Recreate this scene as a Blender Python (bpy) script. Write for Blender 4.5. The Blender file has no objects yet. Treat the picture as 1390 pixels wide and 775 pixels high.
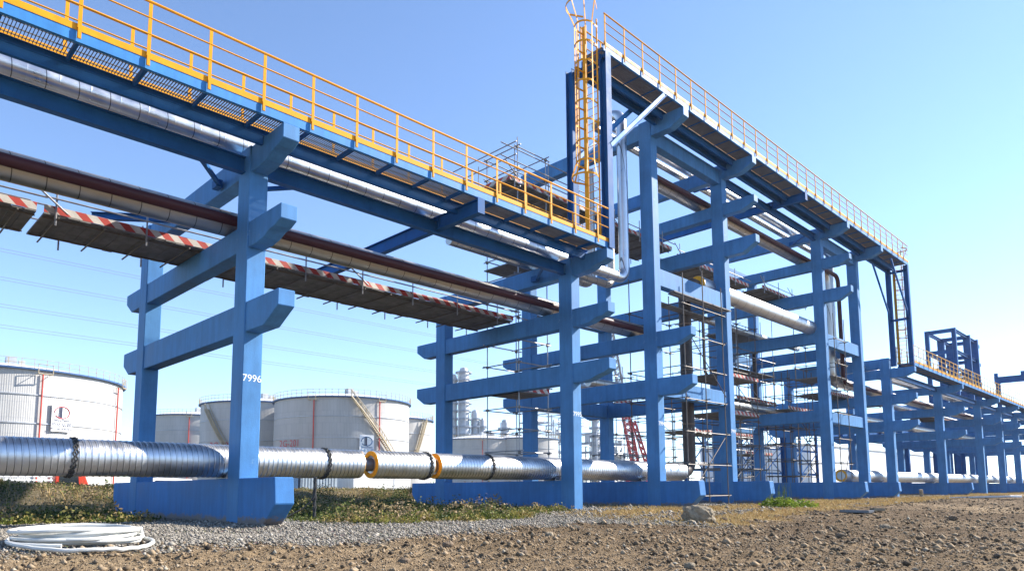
import bpy, bmesh, math, random
import numpy as np
from mathutils import Vector, Matrix

random.seed(7)
RNG = np.random.default_rng(11)
SC = bpy.context.scene
COL = SC.collection
R = math.radians

# ------------------------------------------------------------------ materials
def new_mat(name):
    m = bpy.data.materials.new(name); m.use_nodes = True
    nt = m.node_tree
    return m, nt, nt.nodes['Principled BSDF']

def setp(b, **k):
    for n, v in k.items():
        b.inputs[n.replace('_', ' ')].default_value = v

def noise(nt, scale, detail=4, rough=.55, vec=None, dist=0.):
    n = nt.nodes.new('ShaderNodeTexNoise'); n.inputs['Scale'].default_value = scale
    n.inputs['Detail'].default_value = detail; n.inputs['Roughness'].default_value = rough
    n.inputs['Distortion'].default_value = dist
    if vec is not None: nt.links.new(vec, n.inputs['Vector'])
    return n

def objvec(nt, scale=(1, 1, 1), rot=(0, 0, 0)):
    t = nt.nodes.new('ShaderNodeTexCoord'); mp = nt.nodes.new('ShaderNodeMapping')
    mp.inputs['Scale'].default_value = scale; mp.inputs['Rotation'].default_value = rot
    nt.links.new(t.outputs['Object'], mp.inputs['Vector'])
    return mp.outputs['Vector']

def ramp(nt, fac, stops):
    r = nt.nodes.new('ShaderNodeValToRGB')
    el = r.color_ramp.elements
    while len(el) < len(stops): el.new(.5)
    for e, (p, c) in zip(el, stops):
        e.position = p; e.color = (*c, 1) if len(c) == 3 else c
    nt.links.new(fac, r.inputs['Fac'])
    return r.outputs['Color']

def mixc(nt, fac, a, b, mode='MIX'):
    n = nt.nodes.new('ShaderNodeMix'); n.data_type = 'RGBA'; n.blend_type = mode
    if isinstance(fac, (int, float)): n.inputs[0].default_value = fac
    else: nt.links.new(fac, n.inputs[0])
    for s, v in ((6, a), (7, b)):
        if isinstance(v, tuple): n.inputs[s].default_value = (*v, 1)
        else: nt.links.new(v, n.inputs[s])
    return n.outputs[2]

def bump(nt, b, h, strength=.3, dist=.02):
    n = nt.nodes.new('ShaderNodeBump'); n.inputs['Strength'].default_value = strength
    n.inputs['Distance'].default_value = dist
    nt.links.new(h, n.inputs['Height']); nt.links.new(n.outputs['Normal'], b.inputs['Normal'])

def paint(name, col, rough=.5, var=.25, scale=1.2, streak=True, metallic=0., dirt=None, bumpy=.12, chips=None, spec=.25):
    """painted or plain surface with blotches, faint run-down streaks and a little relief"""
    m, nt, b = new_mat(name)
    lo = tuple(c * (1 - var) for c in col); hi = tuple(min(1, c * (1 + var)) for c in col)
    n1 = noise(nt, scale, 6, .65, objvec(nt))
    c = ramp(nt, n1.outputs['Fac'], [(.3, lo), (.7, hi)])
    if streak:
        n2 = noise(nt, 5.5, 4, .6, objvec(nt, (1, 1, .09)))
        c = mixc(nt, .55, c, ramp(nt, n2.outputs['Fac'], [(.35, (.78, .78, .78)), (.62, (1.08, 1.08, 1.08))]), 'MULTIPLY')
    if dirt:
        n3 = noise(nt, scale * 2.3, 8, .7, objvec(nt, (1, 1, .4)))
        f = ramp(nt, n3.outputs['Fac'], [(.56, (0, 0, 0)), (.74, (.7, .7, .7))])
        c = mixc(nt, f, c, dirt)
    if chips:
        n5 = noise(nt, 3.1, 9, .62, objvec(nt))
        f = ramp(nt, n5.outputs['Fac'], [(.69, (0, 0, 0)), (.70, (1, 1, 1))])
        c = mixc(nt, f, c, chips)
    nt.links.new(c, b.inputs['Base Color'])
    n4 = noise(nt, 26, 5, .6, objvec(nt))
    bump(nt, b, n4.outputs['Fac'], bumpy, .01)
    rr = ramp(nt, n1.outputs['Fac'], [(.3, (rough - .08,) * 3), (.7, (rough + .08,) * 3)])
    nt.links.new(rr, b.inputs['Roughness'])
    setp(b, Metallic=metallic); b.inputs['Specular IOR Level'].default_value = spec
    return m

def add_mud(m, col, top):
    nt = m.node_tree; b = nt.nodes['Principled BSDF']; src = b.inputs['Base Color'].links[0].from_socket
    t = nt.nodes.new('ShaderNodeTexCoord'); sp = nt.nodes.new('ShaderNodeSeparateXYZ'); nt.links.new(t.outputs['Object'], sp.inputs[0])
    n = noise(nt, 4.5, 8, .75, objvec(nt))
    a = nt.nodes.new('ShaderNodeMath'); a.operation = 'MULTIPLY_ADD'; a.inputs[1].default_value = -1/top
    nt.links.new(sp.outputs['Z'], a.inputs[0]); nt.links.new(n.outputs['Fac'], a.inputs[2])
    f = ramp(nt, a.outputs[0], [(.18, (0, 0, 0)), (.34, (.85, .85, .85))])
    nt.links.new(mixc(nt, f, src, col), b.inputs['Base Color'])

def metal(name, col, rough=.28, dent=.25, seam=None):
    m, nt, b = new_mat(name)
    n1 = noise(nt, 2.2, 5, .6, objvec(nt, (1, 1, 1)))
    c = ramp(nt, n1.outputs['Fac'], [(.25, tuple(x * .82 for x in col)), (.75, col)])
    if seam:
        per, wid, tilt = seam
        t = nt.nodes.new('ShaderNodeTexCoord'); sp = nt.nodes.new('ShaderNodeSeparateXYZ'); nt.links.new(t.outputs['Object'], sp.inputs[0])
        def mth(op, a, k):
            q = nt.nodes.new('ShaderNodeMath'); q.operation = op; nt.links.new(a, q.inputs[0])
            if isinstance(k, (int, float)): q.inputs[1].default_value = k
            else: nt.links.new(k, q.inputs[1])
            return q.outputs[0]
        q = mth('ADD', sp.outputs['X'], mth('MULTIPLY', sp.outputs['Z'], tilt))
        f = mth('LESS_THAN', mth('FRACT', mth('DIVIDE', q, per), 0.), wid/per)
        c = mixc(nt, f, c, tuple(x*.22 for x in col))
    nt.links.new(c, b.inputs['Base Color'])
    n2 = noise(nt, 3.5, 3, .5, objvec(nt, (1.6, 1, 1)))
    n3 = noise(nt, 60, 3, .5, objvec(nt, (.2, 1, 1)))
    a = nt.nodes.new('ShaderNodeMath'); a.operation = 'MULTIPLY_ADD'
    a.inputs[1].default_value = .05
    nt.links.new(n3.outputs['Fac'], a.inputs[0]); nt.links.new(n2.outputs['Fac'], a.inputs[2])
    bump(nt, b, a.outputs[0], dent, .06)
    nt.links.new(ramp(nt, n1.outputs['Fac'], [(.3, (rough - .07,) * 3), (.7, (rough + .1,) * 3)]), b.inputs['Roughness'])
    setp(b, Metallic=1.)
    return m

def stripes(name, ca, cb, period=.5, slant=1.):
    m, nt, b = new_mat(name)
    t = nt.nodes.new('ShaderNodeTexCoord'); s = nt.nodes.new('ShaderNodeSeparateXYZ')
    nt.links.new(t.outputs['Object'], s.inputs[0])
    def mth(op, a, c=None):
        n = nt.nodes.new('ShaderNodeMath'); n.operation = op
        for i, v in enumerate((a, c)):
            if v is None: continue
            if isinstance(v, (int, float)): n.inputs[i].default_value = v
            else: nt.links.new(v, n.inputs[i])
        return n.outputs[0]
    q = mth('ADD', mth('ADD', s.outputs['X'], mth('MULTIPLY', s.outputs['Y'], .7)), mth('MULTIPLY', s.outputs['Z'], slant))
    f = mth('GREATER_THAN', mth('FRACT', mth('DIVIDE', q, period)), .5)
    c = mixc(nt, f, ca, cb)
    n = noise(nt, 2.5, 6, .7, objvec(nt))
    c = mixc(nt, .8, c, ramp(nt, n.outputs['Fac'], [(.3, (.62, .6, .58)), (.65, (1.05, 1.05, 1.05))]), 'MULTIPLY')
    nt.links.new(c, b.inputs['Base Color']); setp(b, Roughness=.6)
    return m

M = {}
M['conc'] = paint('blue_painted_concrete', (.060, .198, .425), .6, .2, .7, True, dirt=(.055, .16, .33), bumpy=.35, chips=(.10, .235, .43))
M['base'] = paint('blue_painted_footing', (.042, .168, .41), .6, .18, .8, True, dirt=(.05, .14, .30), bumpy=.3, chips=(.30, .26, .21))
add_mud(M['base'], (.20, .155, .105), .55)
M['steel'] = paint('blue_painted_steel', (.018, .100, .285), .6, .18, 1.5, False, dirt=(.010, .06, .18), bumpy=.05, spec=.12)
M['fascia'] = paint('light_blue_channel_paint', (.04, .21, .52), .6, .12, 1.5, True, dirt=(.035, .15, .38), bumpy=.05)
M['yellow'] = paint('yellow_rail_paint', (.72, .31, .015), .55, .12, 3, False, dirt=(.50, .22, .03), bumpy=.05, spec=.12)
M['rustyrail'] = paint('weathered_orange_rail_paint', (.54, .26, .03), .7, .2, 3, False, dirt=(.22, .09, .03), bumpy=.05, spec=.08)
M['alu'] = metal('aluminium_cladding', (.66, .67, .69), .33, .05, (.64, .020, .12))
M['alu2'] = metal('weathered_aluminium_cladding', (.50, .485, .46), .40, .05, (.66, .022, .12))
M['alum'] = metal('matt_aluminium_cladding', (.60, .61, .63), .45, .04, (.9, .02, .12))
M['spiral'] = metal('spiral_seam_cladding', (.70, .71, .73), .40, .06, (.13, .010, .08))
M['maroon'] = paint('maroon_pipe_paint', (.052, .014, .018), .5, .2, 1.5, False, bumpy=.05)
M['darkpipe'] = paint('dark_primer_pipe', (.06, .045, .04), .5, .3, 2, True, dirt=(.16, .085, .05))
M['rust'] = paint('bare_rusty_steel', (.20, .13, .085), .5, .35, 4, True, dirt=(.30, .11, .03))
M['primer'] = paint('grey_primed_steel', (.11, .125, .15), .35, .2, 3, False, metallic=.4)
M['foam'] = paint('yellow_insulation_foam', (.74, .36, .03), .9, .25, 14, False, dirt=(.45, .18, .02), bumpy=.8)
M['galv'] = paint('galvanised_scaffold_tube', (.30, .30, .31), .42, .25, 4, False, metallic=.55, dirt=(.20, .15, .11))
M['tube'] = paint('rusty_scaffold_tube', (.12, .105, .095), .55, .3, 3, False, metallic=.3, dirt=(.16, .10, .065))
M['deck'] = paint('grey_steel_scaffold_plank', (.17, .165, .16), .7, .4, 2.2, False, dirt=(.10, .085, .07))
M['grate'] = paint('galvanised_grating', (.15, .145, .14), .8, .2, 3, False)
M['toe'] = stripes('red_white_toe_board', (.40, .035, .022), (.50, .475, .43), .50)
M['black'] = paint('black_rubber', (.02, .02, .022), .6, .3, 5, False)
M['net'] = paint('faded_black_strap', (.05, .05, .05), .7, .5, 30, False, bumpy=.8)
M['white'] = paint('white_plastic_pipe', (.56, .56, .53), .4, .06, 2, False, bumpy=.02, dirt=(.44, .41, .35))
M['whitepaint'] = paint('white_lettering', (.80, .82, .84), .6, .1, 8, False)
M['redpaint'] = paint('faded_red_lettering', (.48, .10, .11), .6, .15, 3, False)
M['blacktext'] = paint('dark_sign_lettering', (.04, .045, .08), .6, .1, 3, False)
M['bluetext'] = paint('blue_sign_lettering', (.06, .16, .32), .6, .1, 3, False)
M['sign'] = paint('white_sign_board', (.80, .81, .82), .5, .05, 1, False)
M['tankblue'] = paint('blue_tank_ring', (.045, .10, .22), .5, .2, 1, False)
M['tankyel'] = paint('tank_yellow_railing', (.40, .33, .22), .6, .2, 1, False)
M['tankred'] = paint('red_foam_pipe', (.55, .07, .05), .5, .15, 1, False)
M['roofwhite'] = paint('white_tank_roof', (.60, .61, .62), .5, .08, .3, False)
M['refsteel'] = paint('pale_refinery_steel', (.42, .44, .47), .5, .25, .15, True, metallic=.2)
M['refgrey'] = paint('grey_refinery_frame', (.26, .30, .36), .6, .25, .2, False)
M['cranered'] = paint('crane_red', (.42, .04, .045), .45, .15, 1, False)
M['cranegrey'] = paint('crane_grey', (.22, .22, .23), .5, .15, 1, False)
M['truckred'] = paint('truck_red', (.60, .06, .03), .35, .1, 2, False)
M['glass'] = paint('dark_window_glass', (.02, .025, .03), .08, .1, 2, False, bumpy=0)
M['carwhite'] = paint('white_vehicle_paint', (.80, .80, .80), .25, .04, 2, False, bumpy=0)
M['wood'] = paint('weathered_pole', (.16, .14, .12), .8, .2, 2, True)
M['cont_white'] = paint('white_site_cabin', (.74, .75, .76), .5, .08, 1, True)
M['cont_blue'] = paint('dark_blue_container', (.04, .09, .18), .5, .15, 1, True)
M['cont_grey'] = paint('grey_blue_container', (.30, .36, .42), .5, .15, 1, True)
M['bldwhite'] = paint('white_building_sheet', (.80, .81, .82), .6, .06, .3, True)
M['cable'] = paint('power_cable', (.20, .22, .25), .6, .1, 1, False)

def tank_mat():
    m, nt, b = new_mat('ribbed_tank_sheet')
    t = nt.nodes.new('ShaderNodeTexCoord')
    br = nt.nodes.new('ShaderNodeTexBrick')
    br.offset = .5; br.inputs['Scale'].default_value = 1
    br.inputs['Brick Width'].default_value = 1.2; br.inputs['Row Height'].default_value = 2.0
    br.inputs['Mortar Size'].default_value = .035; br.inputs['Mortar Smooth'].default_value = .6
    br.inputs['Color1'].default_value = (.49, .485, .475, 1); br.inputs['Color2'].default_value = (.455, .452, .445, 1)
    br.inputs['Mortar'].default_value = (.38, .385, .395, 1)
    nt.links.new(t.outputs['UV'], br.inputs['Vector'])
    n = noise(nt, .25, 5, .6, objvec(nt, (1, 1, .25)))
    c = mixc(nt, .9, br.outputs['Color'], ramp(nt, n.outputs['Fac'], [(.3, (.80, .79, .77)), (.7, (1.06, 1.06, 1.06))]), 'MULTIPLY')
    nt.links.new(c, b.inputs['Base Color']); setp(b, Roughness=.7); b.inputs['Specular IOR Level'].default_value = .2
    w = nt.nodes.new('ShaderNodeTexWave'); w.bands_direction = 'X'; w.inputs['Scale'].default_value = 1.3
    nt.links.new(t.outputs['UV'], w.inputs['Vector'])
    bump(nt, b, w.outputs['Fac'], .35, .05)
    return m
M['tank'] = tank_mat()

def ground_mat():
    m, nt, b = new_mat('site_ground')
    def attr(n):
        a = nt.nodes.new('ShaderNodeAttribute'); a.attribute_name = n; return a.outputs['Fac']
    v = objvec(nt)
    n1 = noise(nt, .55, 8, .65, v); n2 = noise(nt, 7., 8, .7, v); n3 = noise(nt, 38., 6, .7, v)
    dirt = ramp(nt, n1.outputs['Fac'], [(.3, (.215, .152, .088)), (.52, (.32, .232, .140)), (.72, (.42, .318, .198))])
    dirt = mixc(nt, .8, dirt, ramp(nt, n2.outputs['Fac'], [(.3, (.45, .43, .41)), (.5, (1, 1, 1)), (.72, (1.5, 1.45, 1.36))]), 'MULTIPLY')
    vo = nt.nodes.new('ShaderNodeTexVoronoi'); vo.inputs['Scale'].default_value = 24; nt.links.new(v, vo.inputs['Vector'])
    grav = ramp(nt, n3.outputs['Fac'], [(.3, (.11, .098, .083)), (.55, (.21, .188, .157)), (.7, (.30, .27, .225))])
    grav = mixc(nt, .5, grav, vo.outputs['Color'], 'SOFT_LIGHT')
    gras = ramp(nt, n2.outputs['Fac'], [(.3, (.19, .135, .065)), (.5, (.35, .245, .115)), (.7, (.44, .33, .16))])
    vegc = ramp(nt, n2.outputs['Fac'], [(.3, (.07, .062, .03)), (.5, (.17, .135, .075)), (.7, (.33, .27, .18))])
    n5 = noise(nt, .12, 4, .6, v)
    dk = ramp(nt, n5.outputs['Fac'], [(.38, (1, 1, 1)), (.53, (.52, .49, .47))])
    dirt = mixc(nt, attr('plough'), dirt, mixc(nt, 1., dirt, dk, 'MULTIPLY'))
    c = mixc(nt, attr('gravel'), dirt, grav)
    c = mixc(nt, attr('drygrass'), c, gras)
    c = mixc(nt, attr('weed'), c, vegc)
    nt.links.new(c, b.inputs['Base Color']); setp(b, Roughness=.95)
    b.inputs['Specular IOR Level'].default_value = .15
    a = nt.nodes.new('ShaderNodeMath'); a.operation = 'ADD'
    nt.links.new(n2.outputs['Fac'], a.inputs[0]); nt.links.new(n3.outputs['Fac'], a.inputs[1])
    bump(nt, b, a.outputs[0], 1., .09)
    return m

def vcol_mat(name, stops, scale=3., rough=.8, trans=0., attr_name=None):
    """stuff material: colour picked per piece from a palette by a stored random value"""
    m, nt, b = new_mat(name)
    a = nt.nodes.new('ShaderNodeAttribute'); a.attribute_name = 'rnd'
    c = ramp(nt, a.outputs['Fac'], stops)
    n = noise(nt, scale, 5, .6, objvec(nt))
    c = mixc(nt, .6, c, ramp(nt, n.outputs['Fac'], [(.3, (.7, .7, .7)), (.7, (1.15, 1.15, 1.15))]), 'MULTIPLY')
    nt.links.new(c, b.inputs['Base Color']); setp(b, Roughness=rough)
    b.inputs['Specular IOR Level'].default_value = .2
    if trans:
        tr = nt.nodes.new('ShaderNodeBsdfTranslucent'); mx = nt.nodes.new('ShaderNodeMixShader')
        nt.links.new(c, tr.inputs['Color']); mx.inputs[0].default_value = trans
        out = nt.nodes['Material Output']
        nt.links.new(b.outputs[0], mx.inputs[1]); nt.links.new(tr.outputs[0], mx.inputs[2])
        nt.links.new(mx.outputs[0], out.inputs['Surface'])
    return m

# ------------------------------------------------------------------ objects
WLOC = {}      # world location of every parent, by object name

def tag(o, label=None, cat=None, group=None, kind=None):
    if label: o['label'] = label
    if cat: o['category'] = cat
    if group: o['group'] = group
    if kind: o['kind'] = kind
    return o

def thing(name, loc, label, cat, group=None):
    o = bpy.data.objects.new(name, None); COL.objects.link(o)
    o.empty_display_size = .3
    o.location = loc; WLOC[o.name] = Vector(loc)
    return tag(o, label, cat, group)

class MB:
    def __init__(s): s.v = []; s.f = []
    def add(s, vs, fs):
        n = len(s.v); s.v += [tuple(v) for v in vs]; s.f += [tuple(i + n for i in f) for f in fs]; return s
    def box(s, x0, x1, y0, y1, z0, z1):
        return s.add([(x0, y0, z0), (x1, y0, z0), (x1, y1, z0), (x0, y1, z0), (x0, y0, z1), (x1, y0, z1), (x1, y1, z1), (x0, y1, z1)],
                     [(0, 3, 2, 1), (4, 5, 6, 7), (0, 1, 5, 4), (1, 2, 6, 5), (2, 3, 7, 6), (3, 0, 4, 7)])
    def extrude(s, prof, p0, p1, up=(0, 0, 1)):
        """a closed 2D profile (side, up) swept from p0 to p1"""
        p0 = Vector(p0); p1 = Vector(p1); d = (p1 - p0).normalized(); up = Vector(up)
        side = d.cross(up)
        if side.length < 1e-5: side = d.cross(Vector((1, 0, 0)))
        side.normalize(); u = side.cross(d).normalized()
        n = len(prof)
        vs = [p + side * a + u * b for p in (p0, p1) for a, b in prof]
        fs = [(i, (i + 1) % n, n + (i + 1) % n, n + i) for i in range(n)] + [tuple(range(n))[::-1], tuple(range(n, 2 * n))]
        return s.add(vs, fs)
    def bar(s, p0, p1, w, h=None, up=(0, 0, 1)):
        h = h or w; return s.extrude([(-w / 2, -h / 2), (w / 2, -h / 2), (w / 2, h / 2), (-w / 2, h / 2)], p0, p1, up)
    def ibeam(s, p0, p1, h, b, tf=.02, tw=.014, up=(0, 0, 1)):
        return s.extrude([(-b/2, -h/2), (b/2, -h/2), (b/2, -h/2+tf), (tw/2, -h/2+tf), (tw/2, h/2-tf), (b/2, h/2-tf), (b/2, h/2), (-b/2, h/2),
                          (-b/2, h/2-tf), (-tw/2, h/2-tf), (-tw/2, -h/2+tf), (-b/2, -h/2+tf)], p0, p1, up)
    def channel(s, p0, p1, h, b, t=.012, up=(0, 0, 1), flip=1):
        q = [(0, -h/2), (b, -h/2), (b, -h/2+t), (t, -h/2+t), (t, h/2-t), (b, h/2-t), (b, h/2), (0, h/2)]
        return s.extrude([(a * flip, c) for a, c in q], p0, p1, up)
    def prism_x(s, poly, x0, x1):
        n = len(poly)
        vs = [(x, y, z) for x in (x0, x1) for y, z in poly]
        return s.add(vs, [(i, (i + 1) % n, n + (i + 1) % n, n + i) for i in range(n)] + [tuple(range(n))[::-1], tuple(range(n, 2 * n))])
    def tube(s, path, r, n=8, cap=True):
        """tube along a path; r may be one radius or one per path point"""
        P = [Vector(p) for p in path]; m = len(P)
        rs = r if isinstance(r, (list, tuple)) else [r] * m
        base = len(s.v); ref = None
        for i, p in enumerate(P):
            if i == 0: d = P[1] - P[0]
            elif i == m - 1: d = P[-1] - P[-2]
            else:
                a = (P[i] - P[i-1]); c = (P[i+1] - P[i])
                d = (a.normalized() + c.normalized()) if a.length > 1e-9 and c.length > 1e-9 else (a + c)
            d.normalize()
            if ref is None:
                ref = d.orthogonal().normalized() if abs(d.z) > .9 else d.cross(Vector((0, 0, 1))).normalized()
            ref = (ref - d * ref.dot(d)).normalized(); w = d.cross(ref)
            for k in range(n):
                t = 2 * math.pi * k / n
                s.v.append(tuple(p + ref * (math.cos(t) * rs[i]) + w * (math.sin(t) * rs[i])))
        for i in range(m - 1):
            for k in range(n):
                s.f.append((base+i*n+k, base+i*n+(k+1) % n, base+(i+1)*n+(k+1) % n, base+(i+1)*n+k))
        if cap:
            s.f.append(tuple(base + k for k in range(n))[::-1]); s.f.append(tuple(base + (m-1)*n + k for k in range(n)))
        return s
    def lathe(s, prof, c=(0, 0), n=64, a0=0, a1=2*math.pi):
        base = len(s.v); full = abs(a1 - a0 - 2*math.pi) < 1e-6; k = n if full else n + 1
        for i in range(k):
            t = a0 + (a1 - a0) * i / n
            for r, z in prof: s.v.append((c[0] + r*math.cos(t), c[1] + r*math.sin(t), z))
        p = len(prof)
        for i in range(n):
            j = (i + 1) % k
            for q in range(p - 1):
                s.f.append((base+i*p+q, base+j*p+q, base+j*p+q+1, base+i*p+q+1))
        return s
    def build(s, name, mat, parent=None, smooth=False, origin=None, bevel=0.):
        me = bpy.data.meshes.new(name)
        V = np.array(s.v, dtype=float)
        if parent is not None: o0 = WLOC[parent.name]
        elif origin is not None: o0 = Vector(origin)
        else: o0 = Vector(((V[:, 0].min()+V[:, 0].max())/2, (V[:, 1].min()+V[:, 1].max())/2, V[:, 2].min()))
        V = V - np.array(o0)
        me.from_pydata(V.tolist(), [], s.f)
        bm = bmesh.new(); bm.from_mesh(me); bmesh.ops.recalc_face_normals(bm, faces=bm.faces)
        if bevel:
            es = [e for e in bm.edges if len(e.link_faces) == 2 and e.calc_face_angle(0) > .6]
            bmesh.ops.bevel(bm, geom=es, offset=bevel, segments=1, affect='EDGES')
        bm.to_mesh(me); bm.free()
        if smooth:
            me.polygons.foreach_set('use_smooth', [True]*len(me.polygons))
            try: me.set_sharp_from_angle(angle=R(40))
            except Exception: pass
        me.materials.append(mat)
        o = bpy.data.objects.new(name, me); COL.objects.link(o)
        if parent is not None: o.parent = parent
        else: o.location = o0
        WLOC[o.name] = o0
        return o

def copies(o, offsets, parent=None):
    """linked-data copies of a part at world offsets from the first"""
    out = [o]
    for d in offsets:
        c = o.copy(); COL.objects.link(c); c.parent = parent if parent is not None else o.parent
        c.location = o.location + Vector(d); WLOC[c.name] = WLOC[o.name]
        out.append(c)
    return out

def text(body, size, loc, rot, mat, name, parent, ext=.004, align='CENTER'):
    cu = bpy.data.curves.new(name, 'FONT'); cu.body = body; cu.size = size; cu.extrude = ext
    cu.align_x = align; cu.align_y = 'CENTER'
    t = bpy.data.objects.new(name, cu); COL.objects.link(t)
    bpy.context.view_layer.update()
    me = bpy.data.meshes.new_from_object(t.evaluated_get(bpy.context.evaluated_depsgraph_get()))
    bpy.data.objects.remove(t); bpy.data.curves.remove(cu)
    Mx = Matrix.Translation(Vector(loc) - WLOC[parent.name]) @ rot.to_matrix().to_4x4()
    me.transform(Mx); me.materials.clear(); me.materials.append(mat)
    o = bpy.data.objects.new(name, me); COL.objects.link(o); o.parent = parent
    WLOC[o.name] = WLOC[parent.name]
    return o
from mathutils import Euler

def arc(p_from, corner, p_to, r, n=7):
    """points of a bend of radius r round a corner"""
    c = Vector(corner); a = (Vector(p_from) - c).normalized(); b = (Vector(p_to) - c).normalized()
    h = a.angle(b) / 2; t = r / math.tan(h)
    cen = c + (a + b).normalized() * (r / math.sin(h))
    s = c + a * t; e = c + b * t
    pts = []
    va = s - cen; vb = e - cen; w = va.angle(vb)
    for i in range(n + 1):
        k = i / n
        pts.append(cen + (va * math.sin((1-k)*w) + vb * math.sin(k*w)) / math.sin(w))
    return pts

def bend_path(pts, r):
    out = [Vector(pts[0])]
    for i in range(1, len(pts) - 1):
        out += arc(pts[i-1], pts[i], pts[i+1], r)
    out.append(Vector(pts[-1])); return out

# ------------------------------------------------------------------ terrain
def hashn(ix, iy, seed):
    h = (ix.astype(np.int64) * 374761393 + iy.astype(np.int64) * 668265263 + seed * 974634777) & 0xffffffff
    h = ((h ^ (h >> 13)) * 1274126177) & 0xffffffff
    return ((h ^ (h >> 16)) & 0xffff) / 65535.0
def vnoise(x, y, seed=0):
    ix = np.floor(x); iy = np.floor(y); fx = x - ix; fy = y - iy
    fx = fx*fx*(3-2*fx); fy = fy*fy*(3-2*fy)
    a = hashn(ix, iy, seed); b = hashn(ix+1, iy, seed); c = hashn(ix, iy+1, seed); d = hashn(ix+1, iy+1, seed)
    return a*(1-fx)*(1-fy) + b*fx*(1-fy) + c*(1-fx)*fy + d*fx*fy
def fbm(x, y, oct=4, seed=0):
    s = 0; a = .5; t = 0
    for i in range(oct):
        s = s + a*vnoise(x*2**i, y*2**i, seed+i*17); t += a; a *= .5
    return s / t
def sst(a, b, x):
    t = np.clip((x-a)/(b-a), 0, 1); return t*t*(3-2*t)

def dirt_edge(x):          # y of the edge between the strip along the rack and the dirt field
    return np.interp(x, [-30, -6, -3.85, -2.2, -.95, .4, 2.2, 4.9, 7.25, 9.0, 10.7, 15.3, 21, 32, 51, 80, 130],
                     [-3.4, -3.8, -4.4, -4.6, -4.8, -5.1, -5.15, -4.75, -4.6, -6.1, -7.0, -6.3, -5.6, -5.5, -4.6, -3.4, -2.6])

def weed_edge(x):          # y where the gravel gives way to weeds under the rack
    return np.interp(x, [-20, -6, -3, -1.2, 0, 1.2, 2, 7.5, 9.5, 12], [4.2, 4, 3.5, 2.6, 1.6, -.8, -2.3, -2.5, -.8, -.4])

def masks(x, y):
    w = fbm(x*.6, y*.6, 4, 3) - .5; w2 = fbm(x*2.3, y*2.3, 4, 9) - .5
    e = dirt_edge(x) + w*2.0 + w2*1.2
    strip = sst(-.35, .35, y - e)                       # 1 = beside the rack, 0 = dirt field
    left = 1 - sst(8.8, 12.0, x + w*3)
    front = 1 - sst(-.5, .6, y - weed_edge(x) + w*1.5)
    gl = strip*left*np.maximum(front, np.exp(-((x-.3)/2.2)**2)*(y < 10)*.9)
    under = strip*(1-left)*sst(-2.2, -.9, y)*(1-sst(9.5, 11, y))*(.35+.65*sst(.42, .6, fbm(x*.3, y*.3, 3, 33)))
    far = strip*(1-left)*np.exp(-((y+4.2+w*2)/.7)**2)*sst(.5, .62, fbm(x*.25, y*.9, 3, 21))
    gravel = np.clip(np.maximum(np.maximum(gl, under), far*.8), 0, 1)
    weed = np.clip(strip*left*(1-front)*1.0, 0, 1)*(1-np.exp(-((x-.3)/2.)**2)*(y < 9.5))
    weed = np.maximum(weed, sst(10.2, 11.5, y))
    dry = np.clip(strip*(1-left)*(1-under)*(1-far*.7)*(y < 11), 0, 1)
    return gravel, dry, weed, strip

def height(x, y):
    g, d, w, strip = masks(x, y)
    z = .70 - .40*sst(1.0, 9.5, -y)*np.interp(x, [8, 20, 40, 70], [1, .75, .35, 0])
    bank = sst(12.0, 16.6, y)*np.interp(x, [-60, -6, -2, 3, 9, 18, 30, 45], [1.5, 1.4, 1.22, 1.02, .84, .84, .45, .12])
    bank = bank*(1 - .92*sst(19.5, 27, y))
    z = z + bank*(.76 + .2*fbm(x*.35, y*.35, 4, 51))
    z = z + w*.16*(fbm(x*1.1, y*1.1, 4, 8)-.5)*sst(1, 3, y)
    z = z - .10*np.exp(-((x-7.)/2.6)**2)*np.exp(-((y-1.5)/3.)**2)
    z = z - .10*np.exp(-((x+.6)/1.6)**2)*np.exp(-((y+2.4)/.9)**2)   # hollow beside the first footing
    field = 1 - strip
    fade = 1/(1+np.hypot(x+7.4, y+16.9)/45)
    z = z + field*fade*(.30*(fbm(x*.16, y*.16, 3, 5)-.5) + .14*(fbm(x*.7, y*.7, 4, 6)-.5) + .13*(fbm(x*2.6, y*2.6, 4, 7)-.5) + .12*(fbm(x*7, y*7, 5, 71)-.5))
    z = z + field*.16*sst(12, 40, x)*fbm(x*.2, y*.5, 3, 14)
    z = z + strip*.03*(fbm(x*3, y*3, 3, 4)-.5)
    d = np.hypot(x+7.4, y+16.9)
    z = np.where(d < 4, z*(d/4)**.0 , z)
    return z

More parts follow.
